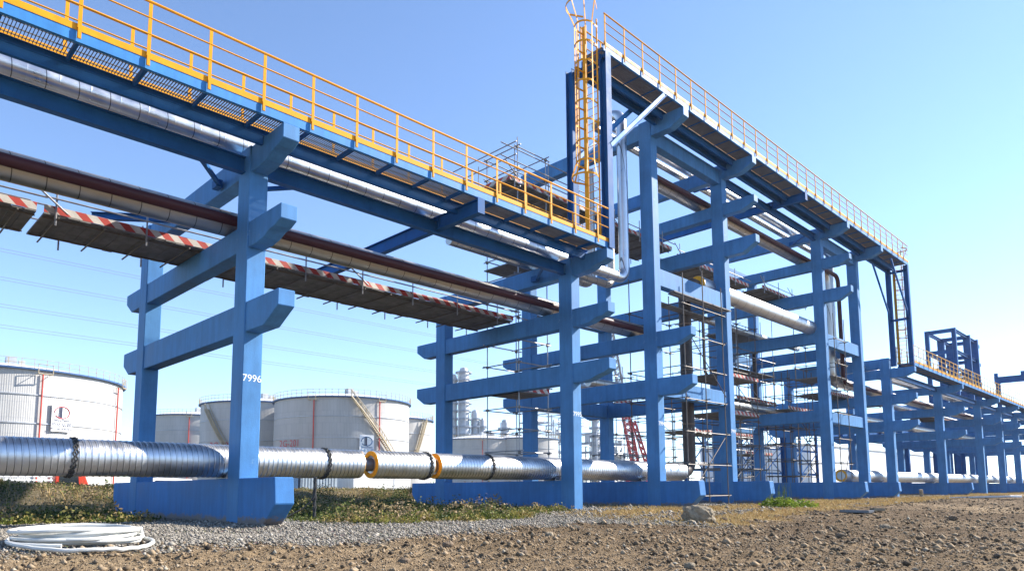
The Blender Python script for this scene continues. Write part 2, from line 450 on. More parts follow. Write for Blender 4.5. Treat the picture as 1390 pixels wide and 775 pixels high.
def build_ground():
    c = np.array([-7.43, -16.88]) - 3.0*np.array([.707, .707])
    yaw = R(45)                                      # clockwise from +Y
    fine = np.linspace(-R(56), R(56), 760)
    coarse = np.linspace(R(56), 2*math.pi - R(56), 62)[1:-1]
    ang = np.concatenate([fine, coarse]) + yaw
    rad = np.concatenate([[.05, 1.5], np.geomspace(3.2, 70, 470), np.geomspace(72, 1600, 40)])
    A, Rr = np.meshgrid(ang, rad)
    x = c[0] + Rr*np.sin(A); y = c[1] + Rr*np.cos(A)
    z = height(x, y)
    z = np.where(Rr > 300, z*0 + .7 + np.minimum(.9, .9*sst(9, 16, y)*sst(60, -20, x)), z)
    V = np.stack([x, y, z], -1).reshape(-1, 3)
    na = len(ang); nr = len(rad)
    i, j = np.meshgrid(np.arange(nr-1), np.arange(na), indexing='ij')
    j2 = (j+1) % na
    F = np.stack([i*na+j, (i+1)*na+j, (i+1)*na+j2, i*na+j2], -1).reshape(-1, 4)[:, ::-1]
    me = bpy.data.meshes.new('ground')
    me.vertices.add(len(V)); me.vertices.foreach_set('co', V.astype(np.float32).ravel())
    me.loops.add(F.size); me.loops.foreach_set('vertex_index', F.astype(np.int32).ravel())
    me.polygons.add(len(F)); me.polygons.foreach_set('loop_start', np.arange(0, F.size, 4, dtype=np.int32))
    me.update(calc_edges=True); me.validate()
    me.polygons.foreach_set('use_smooth', np.ones(len(F), bool))
    g, d, w, s = masks(V[:, 0], V[:, 1])
    for n, a in (('gravel', g), ('drygrass', d), ('weed', w), ('plough', sst(-2, 9, V[:, 0]))):
        at = me.attributes.new(n, 'FLOAT', 'POINT'); at.data.foreach_set('value', a.astype(np.float32))
    me.materials.append(ground_mat())
    o = bpy.data.objects.new('ground', me); COL.objects.link(o)
    tag(o, 'bare brown dirt ground with a gravel and dry grass strip along the blue rack', 'ground', kind='structure')
    return o
build_ground()

def gz(x, y):
    return float(height(np.array([float(x)]), np.array([float(y)]))[0])

# scattered pieces as one mesh: every piece a little jittered polyhedron
OCT_V = np.array([(1, 0, 0), (-1, 0, 0), (0, 1, 0), (0, -1, 0), (0, 0, 1), (0, 0, -1)], float)
OCT_F = np.array([(0, 2, 4), (2, 1, 4), (1, 3, 4), (3, 0, 4), (2, 0, 5), (1, 2, 5), (3, 1, 5), (0, 3, 5)])
def ico():
    t = (1+5**.5)/2
    v = np.array([(-1, t, 0), (1, t, 0), (-1, -t, 0), (1, -t, 0), (0, -1, t), (0, 1, t), (0, -1, -t), (0, 1, -t), (t, 0, -1), (t, 0, 1), (-t, 0, -1), (-t, 0, 1)], float)
    f = np.array([(0, 11, 5), (0, 5, 1), (0, 1, 7), (0, 7, 10), (0, 10, 11), (1, 5, 9), (5, 11, 4), (11, 10, 2), (10, 7, 6), (7, 1, 8), (3, 9, 4), (3, 4, 2), (3, 2, 6), (3, 6, 8), (3, 8, 9), (4, 9, 5), (2, 4, 11), (6, 2, 10), (8, 6, 7), (9, 8, 1)])
    return v/np.linalg.norm(v[0]), f
ICO_V, ICO_F = ico()

def raw_mesh(name, V, F, rnd, mat, smooth=False):
    me = bpy.data.meshes.new(name); k = F.shape[1]
    me.vertices.add(len(V)); me.vertices.foreach_set('co', V.astype(np.float32).ravel())
    me.loops.add(F.size); me.loops.foreach_set('vertex_index', F.astype(np.int32).ravel())
    me.polygons.add(len(F)); me.polygons.foreach_set('loop_start', np.arange(0, F.size, k, dtype=np.int32))
    me.update(calc_edges=True)
    if rnd is not None:
        at = me.attributes.new('rnd', 'FLOAT', 'POINT'); at.data.foreach_set('value', rnd.astype(np.float32))
    me.materials.append(mat)
    if smooth: me.polygons.foreach_set('use_smooth', np.ones(len(F), bool))
    o = bpy.data.objects.new(name, me); COL.objects.link(o); return o

def scatter(name, xs, ys, sizes, mat, label, cat, base='oct', sink=.3, flat=.7):
    n = len(xs); bv, bf = (OCT_V, OCT_F) if base == 'oct' else (ICO_V, ICO_F); jit = .34 if base == 'ico2' else .24
    p = len(bv)
    z = height(xs, ys)
    q = bv[None]*(1 + np.clip(RNG.normal(0, jit, (n, p, 1)), -.6, .7))*sizes[:, None, None]
    q = q*RNG.uniform(.65, 1.25, (n, 1, 3)); q[..., 2] *= flat
    a = RNG.uniform(0, 6.28, n); ca, sa = np.cos(a)[:, None], np.sin(a)[:, None]
    X = q[..., 0]*ca - q[..., 1]*sa; Y = q[..., 0]*sa + q[..., 1]*ca
    V = np.stack([X + xs[:, None], Y + ys[:, None], q[..., 2] + (z + sizes*(flat-sink*1.3))[:, None]], -1).reshape(-1, 3)
    F = (bf[None] + (np.arange(n)*p)[:, None, None]).reshape(-1, 3)
    o = raw_mesh(name, V, F, np.repeat(RNG.random(n), p), mat)
    return tag(o, label, cat, kind='stuff')

def sample(n, x0, x1, y0, y1, key, power=1.):
    out = []
    tot = 0
    while tot < n:
        x = RNG.uniform(x0, x1, n*2); y = RNG.uniform(y0, y1, n*2)
        d = np.hypot(x+7.43, y+16.88)
        g, dr, w, s = masks(x, y)
        m = {'gravel': g, 'dry': dr, 'weed': w, 'dirt': 1-s}[key]
        k = (RNG.random(len(x)) < m*np.clip((9/np.maximum(d, 1))**power, 0, 1))
        out.append(np.stack([x[k], y[k]], -1)); tot += k.sum()
    P = np.concatenate(out)[:n]; return P[:, 0].copy(), P[:, 1].copy()

m_gravel = vcol_mat('crushed_stone', [(0, (.10, .09, .078)), (.4, (.20, .18, .15)), (.8, (.29, .262, .22)), (1, (.40, .365, .315))], 20, .9)
m_clod = vcol_mat('dirt_clods', [(0, (.07, .056, .045)), (.5, (.13, .098, .068)), (.93, (.22, .168, .112)), (1, (.30, .265, .22))], 9, .95)
xs, ys = sample(60000, -12, 12, -7.2, 3.5, 'gravel', 1.2)
scatter('gravel_stones', xs, ys, RNG.gamma(4, .0042, len(xs))+.006, m_gravel, 'loose pale crushed stone spread around the first blue frame footing', 'gravel')
xs, ys = sample(9000, 10, 60, -7, 9, 'gravel', .8)
scatter('gravel_stones', xs, ys, RNG.gamma(4, .009, len(xs))+.012, m_gravel, 'grey ballast stones lying along the farther blue footings', 'gravel')
m_crumb = vcol_mat('earth_crumbs', [(0, (.035, .028, .022)), (.16, (.09, .066, .043)), (.42, (.23, .168, .104)), (.94, (.33, .25, .165)), (1, (.36, .32, .25))], 14, .95)
xs, ys = sample(190000, -12, 60, -16.5, -3.2, 'dirt', 1.7)
d = np.hypot(xs+7.43, ys+16.88); ok = d > 4.2; xs, ys, d = xs[ok], ys[ok], d[ok]
sz = np.clip(RNG.pareto(3.2, len(xs))*.012+.006, 0, .06)*np.clip(d/9, .75, 1.7)
scatter('dirt_clods', xs, ys, sz*.8, m_crumb, 'fine crumbs of broken earth and stone chips covering the dirt field', 'dirt crumbs', 'oct', .25, .75)
xs, ys = sample(2600, -12, 60, -16.5, -3.2, 'dirt', 1.6)
d = np.hypot(xs+7.43, ys+16.88); ok = (d > 5) & (fbm(xs*.5, ys*.5, 3, 44) > .47); xs, ys, d = xs[ok], ys[ok], d[ok]
scatter('dirt_clods', xs, ys, np.clip(RNG.pareto(2.8, len(xs))*.014+.014, 0, .075), m_clod, 'larger broken brown clods lying in patches on the dirt field', 'dirt clods', 'ico2', .35, .7)
xs = RNG.uniform(-12, 45, 5200); ys = dirt_edge(xs) - np.abs(RNG.normal(0, .55, 5200)) + .15 + (fbm(xs*.6, xs*.1, 3, 3)-.5)*1.2
ok = fbm(xs*.7, ys*.7, 3, 47) > .46; xs, ys = xs[ok], ys[ok]
scatter('dirt_clods', xs, ys, np.clip(RNG.pareto(3., len(xs))*.012+.010, 0, .06), m_clod, 'rough ridge of clods where the dirt field meets the gravel strip', 'dirt clods', 'ico2', .3, .75)

# dry grass blades, weeds
def blades(name, xs, ys, h, mat, label, cat, per=3, wid=.012, lean=.5):
    n = len(xs); X = np.repeat(xs, per)+RNG.normal(0, .03, n*per); Y = np.repeat(ys, per)+RNG.normal(0, .03, n*per)
    Z = height(X, Y)-.01; H = np.repeat(h, per)*RNG.uniform(.5, 1.15, n*per); a = RNG.uniform(0, 6.28, n*per)
    W = wid*RNG.uniform(.6, 1.4, n*per)
    dx, dy = np.cos(a)*W, np.sin(a)*W; b = RNG.uniform(0, 6.28, n*per); L = H*lean*RNG.random(n*per)
    tx, ty = np.cos(b)*L, np.sin(b)*L
    V = np.stack([np.stack([X-dx, Y-dy, Z], -1), np.stack([X+dx, Y+dy, Z], -1),
                  np.stack([X+dx*.7+tx*.4, Y+dy*.7+ty*.4, Z+H*.6], -1), np.stack([X-dx*.7+tx*.4, Y-dy*.7+ty*.4, Z+H*.6], -1),
                  np.stack([X+tx, Y+ty, Z+H], -1)], 1).reshape(-1, 3)
    k = (np.arange(n*per)*5)[:, None]
    F = np.concatenate([k+np.array([[0, 1, 2]]), k+np.array([[0, 2, 3]]), k+np.array([[3, 2, 4]])])
    o = raw_mesh(name, V, F, np.repeat(np.repeat(RNG.random(n), per), 5), mat)
    return tag(o, label, cat, kind='stuff')
m_dry = vcol_mat('dry_grass', [(0, (.22, .14, .06)), (.5, (.42, .28, .11)), (.85, (.54, .40, .19)), (1, (.24, .22, .07))], 2, .8, .25)
xs, ys = sample(26000, 7, 95, -8.5, 7, 'dry', .6)
blades('dry_grass', xs, ys, RNG.uniform(.05, .13, len(xs)), m_dry, 'short straw coloured dry grass between the rack footings and the dirt', 'grass', 3, .011, .9)

def leaves(name, cx, cy, spread, hgt, count, size, mat, label, cat, kind='stuff', origin=None):
    """leafy weeds: leaf-sized faces filling low clumps round (cx, cy)"""
    n = len(cx); per = count
    X = np.repeat(cx, per); Y = np.repeat(cy, per); S = np.repeat(spread, per); H = np.repeat(hgt, per)
    r = np.sqrt(RNG.random(n*per))*S; a = RNG.uniform(0, 6.28, n*per)
    X = X + r*np.cos(a); Y = Y + r*np.sin(a)
    t = RNG.random(n*per)
    Z = height(X, Y) + H*t*np.clip(1.15-(r/S)**2, .1, 1.)
    L = size*RNG.uniform(.5, 1.4, n*per)
    d = RNG.normal(0, 1, (n*per, 3)); d[:, 2] = np.abs(d[:, 2])*.6; d /= np.linalg.norm(d, axis=1)[:, None]
    u = np.cross(d, RNG.normal(0, 1, (n*per, 3))); u /= np.linalg.norm(u, axis=1)[:, None]
    P = np.stack([X, Y, Z], -1); L = L[:, None]
    V = np.stack([P, P+d*L*.5+u*L*.28, P+d*L, P+d*L*.5-u*L*.28], 1).reshape(-1, 3)
    F = np.arange(n*per*4).reshape(-1, 4)
    rn = np.clip(np.repeat(RNG.random(n), per)*.75 + RNG.random(n*per)*.25, 0, 1)
    o = raw_mesh(name, V, F, np.repeat(rn, 4), mat)
    tag(o, label, cat, kind=kind); return o
m_weed = vcol_mat('weed_leaves', [(0, (.02, .036, .010)), (.35, (.038, .062, .015)), (.62, (.075, .10, .022)), (.8, (.19, .19, .045)), (.9, (.34, .23, .11)), (1, (.40, .29, .17))], 1.2, .6, .25)
m_bank = vcol_mat('bank_weed_leaves', [(0, (.06, .085, .025)), (.22, (.12, .15, .035)), (.4, (.24, .20, .08)), (.7, (.30, .215, .115)), (1, (.40, .31, .20))], 1.2, .7, .25)
m_edge = vcol_mat('sunlit_weed_leaves', [(0, (.06, .09, .018)), (.3, (.14, .16, .03)), (.55, (.26, .22, .06)), (1, (.36, .26, .12))], 2, .6, .3)
m_green = vcol_mat('fresh_green_leaves', [(0, (.11, .17, .02)), (.6, (.23, .30, .03)), (1, (.36, .36, .05))], 2, .6, .3)
# bank behind the rack and the strip between the first two frames
n = 1500
xs = RNG.uniform(-16, 34, n*3); ys = RNG.uniform(9.2, 23, n*3)
keep = (fbm(xs*.45, ys*.45, 3, 61) + .25*RNG.random(n*3) > .52) & ((np.abs(xs-.25) > 1.2) | (ys > 10.4)); xs, ys = xs[keep][:n], ys[keep][:n]
leaves('weeds', xs, ys, RNG.uniform(.25, .8, len(xs)), RNG.uniform(.10, .42, len(xs))*np.where(ys > 15.5, .45, 1), 60, .09, m_bank, 'mixed green and brown weeds covering the earth bank behind the rack', 'weeds')
xs = np.concatenate([RNG.uniform(1.6, 11.5, 520), RNG.uniform(-15, -.9, 620)]); ys = weed_edge(xs)+.2+RNG.random(len(xs))*(9.8-weed_edge(xs)); k = np.abs(xs-.25) > 1.0; xs, ys = xs[k], ys[k]
leaves('weeds', xs, ys, RNG.uniform(.25, .65, len(xs)), RNG.uniform(.08, .34, len(xs))*np.where(RNG.random(len(xs)) < .2, 2., 1.)*np.clip((ys+3.5)/7, .5, 1), 60, .08, m_weed, 'low weeds growing under the rack beside the first two frames', 'weeds')
xs = np.concatenate([RNG.uniform(8.0, 12.2, 60), RNG.uniform(2.2, 8, 30)]); ys = np.concatenate([RNG.uniform(-1.3, .3, 60), RNG.uniform(-2.3, -.4, 30)])
leaves('weeds', xs, ys, RNG.uniform(.12, .32, len(xs)), RNG.uniform(.08, .30, len(xs)), 40, .075, m_weed, 'tufts of weeds in front of the second frame footing', 'weeds')
xs = np.concatenate([RNG.uniform(-14, -1.5, 46), RNG.uniform(1.5, 20, 50)]); ys = np.concatenate([RNG.uniform(11, 17, 46), RNG.uniform(10, 17, 50)])
leaves('weeds', xs, ys, RNG.uniform(.45, 1.0, len(xs)), RNG.uniform(.25, .6, len(xs))*np.where(ys > 15, .5, 1), 330, .085, m_weed, 'darker green bushy clumps scattered on the brown bank', 'weeds')
xs = RNG.uniform(-22, 75, 420); ys = RNG.uniform(38, 50, 420)
leaves('weeds', xs, ys, RNG.uniform(.8, 1.8, 420), RNG.uniform(.7, 1.7, 420), 70, .26, m_bank, 'brown scrub growing at the foot of the storage tanks', 'weeds')
xs = np.concatenate([RNG.uniform(-15, -1.4, 40), RNG.uniform(2, 12, 44)]); ys = weed_edge(xs)+RNG.uniform(.3, 6, 84)
leaves('weeds', xs, ys, RNG.uniform(.3, .7, 84), RNG.uniform(.3, .65, 84), 130, .09, m_bank, 'taller half dried weeds standing behind the gravel strip', 'weeds')
xs = RNG.uniform(-14, 12, 120); ys = weed_edge(xs)+.1+RNG.normal(0, .3, 120); k = np.abs(xs-.25) > 1.4; xs, ys = xs[k], ys[k]
leaves('weeds', xs, ys, RNG.uniform(.15, .4, len(xs)), RNG.uniform(.10, .30, len(xs)), 70, .08, m_edge, 'yellow green sunlit weeds along the inner edge of the gravel', 'weeds')
xs, ys = sample(6000, -14, 30, 9, 26, 'weed', .4)
blades('dry_grass', xs, ys, RNG.uniform(.15, .5, len(xs))*np.where(ys > 15.5, .4, 1), m_dry, 'tall dead grass stalks standing among the weeds on the bank', 'grass', 2, .012, .7)

# ------------------------------------------------------------------ pipe rack frames
W_COL, D_COL, Y_REAR = .50, .65, 7.56
def beam_poly(zt, zb, front=True, rear=True, curve=False, interior=False):
    p = []
    if front:
        h = zt - zb; tip = zt - .40*min(1, h/.72)
        p += [(-1.70, zt), (-1.70, tip)]
        if curve: p += [(-1.42, tip-.11*h/.7), (-1.12, zb+.16), (-.82, zb+.05), (-.45, zb)]
        else: p += [(-.98, zb)]
    else: p += [(.30, zt), (.30, zb)]
    if rear: p += [(9.15, zb), (9.68, zb+.33), (9.68, zt)]
    else: p += [(7.95, zb), (7.95, zt)]
    return p

FR = [  # x, column top, front footing, [(top, bottom, front cantilever, rear cantilever, curved)]
    (0.0, 10.32, True, [(10.30, 9.62, True, False, True), (8.29, 7.62, True, True, True), (6.21, 5.44, True, True, False)], '7996',
     'blue concrete frame numbered 7996, nearest the camera beside the white hose coil'),
    (12.70, 10.32, False, [(10.30, 9.62, True, False, True), (8.29, 7.61, True, True, True), (6.20, 5.45, True, True, True)], '7995',
     'blue concrete frame under the lower end of the yellow caged ladder'),
    (18.415, 18.12, True, [(18.08, 17.34, True, False, False), (8.31, 7.64, True, True, False), (6.24, 5.48, True, True, False)], '7994',
     'tall blue concrete frame just right of the caged ladder, behind the rough rock'),
    (24.857, 18.12, True, [(18.08, 17.38, True, False, False), (16.03, 15.40, True, False, False), (14.0, 13.2, True, False, False), (11.40, 10.55, False, False, False), (6.28, 5.50, False, True, False)], '7993',
     'tall blue concrete frame second from the ladder, tied back to the first tall one'),
    (37.69, 18.15, True, [(18.12, 17.42, True, False, False), (16.1, 15.45, True, False, False), (14.02, 13.22, True, False, False), (11.46, 10.65, False, False, False), (6.36, 5.60, False, True, False)], None,
     'tall blue concrete frame right of the fresh green plant, third of the tall ones'),
    (44.01, 18.15, True, [(18.12, 17.42, True, False, False), (11.46, 10.65, False, False, False), (10.26, 9.45, False, False, False), (6.5, 5.8, False, True, False)], None,
     'last tall blue concrete frame, where the high walkway ends'),
    (49.95, 11.2, False, [(11.18, 10.44, False, False, False), (10.36, 9.66, True, False, False), (8.40, 7.66, True, True, False), (6.40, 5.62, True, True, False)], None,
     'low blue concrete frame carrying the foot of the far ladder tower'),
    (63.86, 10.44, True, [(10.42, 9.72, True, False, False), (8.45, 7.72, True, True, False), (6.40, 5.65, True, True, False)], None,
     'low blue concrete frame second beyond the far ladder tower'),
    (78.6, 10.48, False, [(10.46, 9.76, True, False, False), (8.48, 7.75, True, True, False), (6.42, 5.66, True, True, False)], None,
     'low blue concrete frame third beyond the far ladder tower'),
    (88.6, 10.50, True, [(10.48, 9.78, True, False, False), (8.50, 7.77, True, True, False), (6.44, 5.68, True, True, False)], None,
     'low blue concrete frame near the right picture edge, fourth beyond the ladder tower'),
    (97.8, 10.52, True, [(10.50, 9.80, True, False, False), (8.52, 7.79, True, True, False), (6.46, 5.70, True, True, False)], None,
     'farthest but one low blue concrete frame at the right picture edge'),
    (111.0, 10.54, False, [(10.52, 9.82, True, False, False), (8.54, 7.81, True, True, False), (6.48, 5.72, True, True, False)], None,
     'farthest low blue concrete frame at the right picture edge'),
]
FX = [f[0] for f in FR]
RACK = 'blue concrete frames of the pipe rack'
for (x, top, foot, beams, num, lab) in FR:
    t = thing('rack_frame', (x + .25, 3.8, .70), lab, 'pipe rack frame', RACK)
    c1 = MB().box(x, x+W_COL, 0, D_COL, .3, top).build('column', M['conc'], t, bevel=.018)
    c2 = MB().box(x, x+W_COL, Y_REAR, Y_REAR+D_COL, .3, top - .004).build('column', M['conc'], t, bevel=.018)
    for (zt, zb, fr, re, cu) in beams:
        MB().prism_x(beam_poly(zt, zb, fr, re, cu), x+.035, x+.465).build('beam', M['conc'], t, bevel=.016)
    zt = 1.79
    if foot: poly = [(-1.84, zt), (-1.90, 1.18), (-1.30, .66), (-1.25, .25), (9.42, .25), (9.46, .68), (9.95, 1.25), (9.95, zt-.02)]
    else: poly = [(.28, zt), (.28, .25), (9.42, .25), (9.46, .68), (9.95, 1.25), (9.95, zt-.02)]
    MB().prism_x(poly, x+.012, x+.488).build('footing', M['base'], t, bevel=.02)
    if num: text(num, .25, (x+.25, -.004, 4.27), Euler((R(90), 0, 0)), M['whitepaint'], 'painted_number', c1, .002)

def tie(x0, x1, y0, zb, zt, lab):
    o = MB().box(x0+W_COL-.03, x1+.03, y0, y0+.42, zb, zt).build('tie_beam', M['conc'], bevel=.015)
    tag(o, lab, 'tie beam', 'concrete tie beams between paired frames')
for (a, b, n) in ((2, 3, 'first two tall frames'), (4, 5, 'last two tall frames')):
    for (y0, side) in ((.10, 'front'), (Y_REAR+.1, 'rear')):
        for (zb, zt, lv) in ((5.52, 6.24, 'lowest'), (10.52, 11.30, 'middle'), (17.12, 17.86, 'topmost')):
            tie(FX[a], FX[b], y0, zb, zt, f'{lv} blue concrete tie beam joining the {side} columns of the {n}')

# ------------------------------------------------------------------ steel girders along the rack
def girder(x0, x1, z, lab, brace0=True, brace1=True, y=.36, h=.42):
    t = thing('steel_girder', ((x0+x1)/2, y, z-h), lab, 'steel girder', 'blue steel girders between frames')
    m = MB().ibeam((x0, y, z-h/2), (x1, y, z-h/2), h, .22, .024, .02)
    m.build('beam', M['steel'], t)
    for on, xa, s in ((brace0, x0, 1), (brace1, x1, -1)):
        if on:
            MB().bar((xa+s*1.05, y+.14, z-h+.12), (xa+s*.02, 1.80, z-h+.12), .10, .10).build('knee_brace', M['steel'], t)
            MB().box(min(xa+s*.01, xa+s*.18), max(xa+s*.01, xa+s*.18), 1.66, 1.95, z-h+.02, z-h+.24).build('gusset_plate', M['steel'], t)
    return t
girder(-12.3, 0, 10.09, 'blue steel girder running from the first frame out of the picture at left')
girder(.5, 12.7, 10.12, 'long blue steel girder between the first and second frames')
girder(25.36, 37.69, 17.80, 'high blue steel girder between the second and third tall frames')
for i in range(6, 11):
    girder(FX[i]+.5, FX[i+1], 10.36, ['blue steel girder just beyond the far ladder tower', 'low blue steel girder in the second bay beyond the ladder tower', 'low blue steel girder in the third bay beyond the ladder tower',
           'low blue steel girder in the fourth bay beyond the ladder tower', 'farthest low blue steel girder at the right picture edge'][i-6], False, False)

def crossbeam(x, z, y1, lab):
    t = thing('cross_beam', (x, 3, z-.45), lab, 'steel beam', 'blue steel cross beams at mid span')
    m = MB().ibeam((x, -1.75, z-.225), (x, y1, z-.225), .45, .22, .022, .016)
    for yy in (.2, .46): m.box(x-.10, x+.10, yy-.008, yy+.008, z-.43, z-.03)
    m.build('beam', M['steel'], t)
    MB().box(x-.14, x+.14, -1.772, -1.752, z-.46, z+.02).build('end_plate', M['steel'], t)
crossbeam(6.42, 10.25, 8.2, 'blue steel beam crossing under the low walkway midway between first two frames')
crossbeam(31.3, 18.04, 8.2, 'blue steel beam crossing under the high walkway at its middle')
o = MB().ibeam((-1.79, 7.21, 10.0), (.02, 5.8, 10.0), .22, .16).build('bracket_beam', M['steel'])
tag(o, 'short blue steel bracket jutting left from the top beam of frame 7996', 'steel bracket')

# ------------------------------------------------------------------ walkways
def walkway(x0, x1, z, lab, fasc, rail, seg, phase, inner_rail=True, fine=True, skip_inner=None):
    """grating floor on channels, with toe board and handrails, standing on the cantilevers"""
    yo, yi = -1.66, -.62
    t = thing('walkway', ((x0+x1)/2, -1.15, z), lab, 'walkway', 'steel walkways on top of the rack')
    MB().channel((x0, yo, z+.135), (x1, yo, z+.135), .25, .09, .012, flip=-1).build('side_channel', fasc, t)
    # inner joist in lengths between the cantilever beams
    m = MB(); cuts = [x0] + [q for f in FR for q in (f[0]+.02, f[0]+.48) if x0 < q < x1 and any(abs(b[0]-z) < .2 and b[2] for b in f[3])] + [x1]
    m.ibeam((x0, yi, z+.085), (x1, yi, z+.085), .15, .12, .012, .01)
    for a, b in zip(cuts[::2], cuts[1::2]): m.box(a, b, yi-.05, yi+.05, z-.22, z+.009) if b-a > .3 else None
    for a, b in zip(cuts[::2], cuts[1::2]):
        if b-a > .3 and not fine: m.ibeam((a, -.27, z-.20), (b, -.27, z-.20), .30, .16, .016, .01)
    m.build('inner_joist', M['steel'], t)
    m = MB(); k = x0 + .03; step = .06 if fine else .05
    while k < x1-.02:
        m.box(k, k+.008, yo+.10, yi-.055, z+.162, z+.195); k += step
    for yy in np.linspace(yo+.14, yi-.12, 4 if fine else 9): m.box(x0+.01, x1-.01, yy-.004, yy+.004, z+.170, z+.196)
    m.build('grating', M['grate'], t)
    k = phase; br = []
    while k < x1-.1:
        if k > x0: br.append(k)
        k += seg
    b = MB().channel((br[0], yo+.015, z+.10), (br[0], yi-.06, z+.10), .10 if fine else .05, .06 if fine else .03, .01).build('floor_bracket', M['steel'], t)
    copies(b, [(k-br[0], 0, 0) for k in br[1:]])
    MB().box(x0, x1, yo-.012, yo-.006, z+.235, z+.375).build('toe_board', M['yellow'], t)
    MB().box(x0, x1, yi+.064, yi+.070, z+.20, z+.34).build('toe_board', M['yellow'], t)
    for y, base, on in ((yo-.045, z+.06, True), (yi+.085, z+.16, inner_rail)):
        if not on: continue
        rl = MB()
        rl.tube([(x0, y, z+1.49), (x1, y, z+1.49)], .030, 8)
        for zz in (z+1.13, z+.76): rl.tube([(x0, y, zz), (x1, y, zz)], .018, 6)
        ro = rl.build('handrail', rail, t, smooth=True)
        p = MB().box(br[0]-.036, br[0]+.036, y-.008, y+.008, base, z+1.47).box(br[0]-.009, br[0]+.009, y+.008, y+.034, base+.20, z+1.46)
        p.box(br[0]-.026, br[0]+.026, y-.020, y-.008, base, base+.22)
        p0 = p.build('post', rail, ro)
        copies(p0, [(k-br[0], 0, 0) for k in br[1:]], ro)
    return t
def tray(x0, x1, z, lab):
    m = MB()
    m.box(x0, x1, -.52, .10, z, z+.006); m.box(x0, x1, -.526, -.521, z, z+.10); m.box(x0, x1, .101, .106, z, z+.10)  # inferred tray, widened to block the sun from the girder web
    t = m.build('cable_tray', M['steel'])
    tag(t, lab, 'cable tray', 'steel cable trays beside the walkways')
tray(-12.4, 12.9, 10.455, 'dark blue cable tray running along the inner side of the yellow railed low walkway')
tray(13.2, 50.2, 18.15, 'dark blue cable tray running along the inner side of the high walkway')
walkway(-12.4, 12.95, 10.31, 'low walkway with bright yellow rails in the left half, ending at the caged ladder', M['fascia'], M['yellow'], 1.27, -3.01-1.27*7)
walkway(12.85, 50.35, 18.09, 'high walkway with thin rails on top of the tall frames', M['fascia'], M['rustyrail'], 1.25, 12.90, True, False)
M['dullyellow'] = paint('dusty_yellow_rail_paint', (.60, .38, .09), .7, .15, 3, False, bumpy=.05, spec=.08)
walkway(50.0, 118., 10.45, 'far low walkway with yellow rails running off to the right', M['fascia'], M['dullyellow'], 1.25, 50.1, True, False)

# ------------------------------------------------------------------ ladder towers
def hcol(m, x, y, z0, z1, h=.32, b=.32):
    return m.extrude([(-b/2, -h/2), (b/2, -h/2), (b/2, -h/2+.018), (.007, -h/2+.018), (.007, h/2-.018), (b/2, h/2-.018), (b/2, h/2), (-b/2, h/2),
                      (-b/2, h/2-.018), (-.007, h/2-.018), (-.007, -h/2+.018), (-b/2, -h/2+.018)], (x, y, z0), (x, y, z1), (0, 1, 0))
def ladder(x, y0, y1, z0, z1, zc, side, mat, lab, wide=.03):
    """caged ladder: two stringers, rungs, hoops and straps; the cage is on the `side` of x"""
    t = thing('caged_ladder', (x, (y0+y1)/2, z0), lab, 'ladder', 'caged ladders')
    for y, w in ((y0, .20), (y1, .06)):
        MB().box(x-.012, x+.012, y-w/2, y+w/2, z0, z1+1.1).build('stringer', mat, t)
    r = MB().tube([(x, y0, z0+.3), (x, y1, z0+.3)], .013, 6).build('rung', mat, t)
    n = int((z1-z0-.3)/.30)
    copies(r, [(0, 0, .30*i) for i in range(1, n)])
    cy = (y0+y1)/2; rw = .37
    def hoop(z, rad=rw, dx=.38):
        m = MB(); pts = [(x, y0+.03, z)]
        for i in range(13):
            a = math.pi*i/12
            pts.append((x+side*(dx+rad*math.sin(a)), cy+rad*math.cos(a), z))
        pts.append((x, y1-.03, z))
        for p, q in zip(pts[:-1], pts[1:]):
            if (Vector(p)-Vector(q)).length > 1e-4: m.bar(p, q, .012, .075)
        return m
    zs = []; k = zc
    while k < z1+1.0: zs.append(k); k += .78
    h0 = hoop(zs[1]).build('cage_hoop', mat, t); h0.location.z += zs[0]-zs[1]
    for z in zs[1:]:
        c = h0.copy(); COL.objects.link(c); c.parent = t; c.location = (0, 0, z-zs[1]); WLOC[c.name] = WLOC[h0.name]
    hoop(zs[0]-.62, .52, .44).build('cage_hoop', mat, t)                          # flared mouth
    for a in (0, 45, 90, 135, 180):
        ca, sa = math.cos(R(a)), math.sin(R(a))
        px, py = x+side*(.38+rw*sa), cy+rw*ca
        m = MB().bar((px, py, zs[0]), (px, py, zs[-1]), .058, .012, (0, 1, 0))
        m.bar((x+side*(.44+.52*sa), cy+.52*ca, zs[0]-.62), (px, py, zs[0]), .058, .012, (0, 1, 0))
        if z1 > 12: m.bar((px, py, zs[-1]), (x+side*(.5+.62*sa), cy+.62*ca, zs[-1]+.75), .058, .012, (0, 1, 0))
        m.build('cage_strap', mat, t)
    m = hoop(zs[-1]+.75, .62, .5); m.build('cage_hoop', mat, t)
    return t
def tower(x, ya, yb, z0, z1, lab, ties):
    t = thing('ladder_tower', (x, (ya+yb)/2, z0), lab, 'steel tower', 'blue steel ladder towers')
    for y in (ya, yb): hcol(MB(), x, y, z0, z1).build('column', M['steel'], t)
    for z in ties: MB().ibeam((x, ya, z), (x, yb, z), .16, .12).build('cross_bar', M['steel'], t)
    return t
t1 = tower(13.02, .10, -1.58, 10.33, 18.08, 'pair of dark blue steel posts rising beside the yellow caged ladder', (17.85,))
for y in (.10, -1.58):
    MB().channel((13.1, y-.16, 14.35), (16.9, y-.16, 17.95), .20, .075).build('diagonal_brace', M['fascia'], t1)
ladder(12.72, -.84, -1.44, 10.50, 18.3, 13.6, -1, M['yellow'], 'yellow caged ladder climbing from the low walkway to the high one')
t2 = tower(50.05, -.30, -1.55, 10.5, 18.10, 'slim blue steel ladder tower where the high walkway ends at right', (17.7, 14.0))
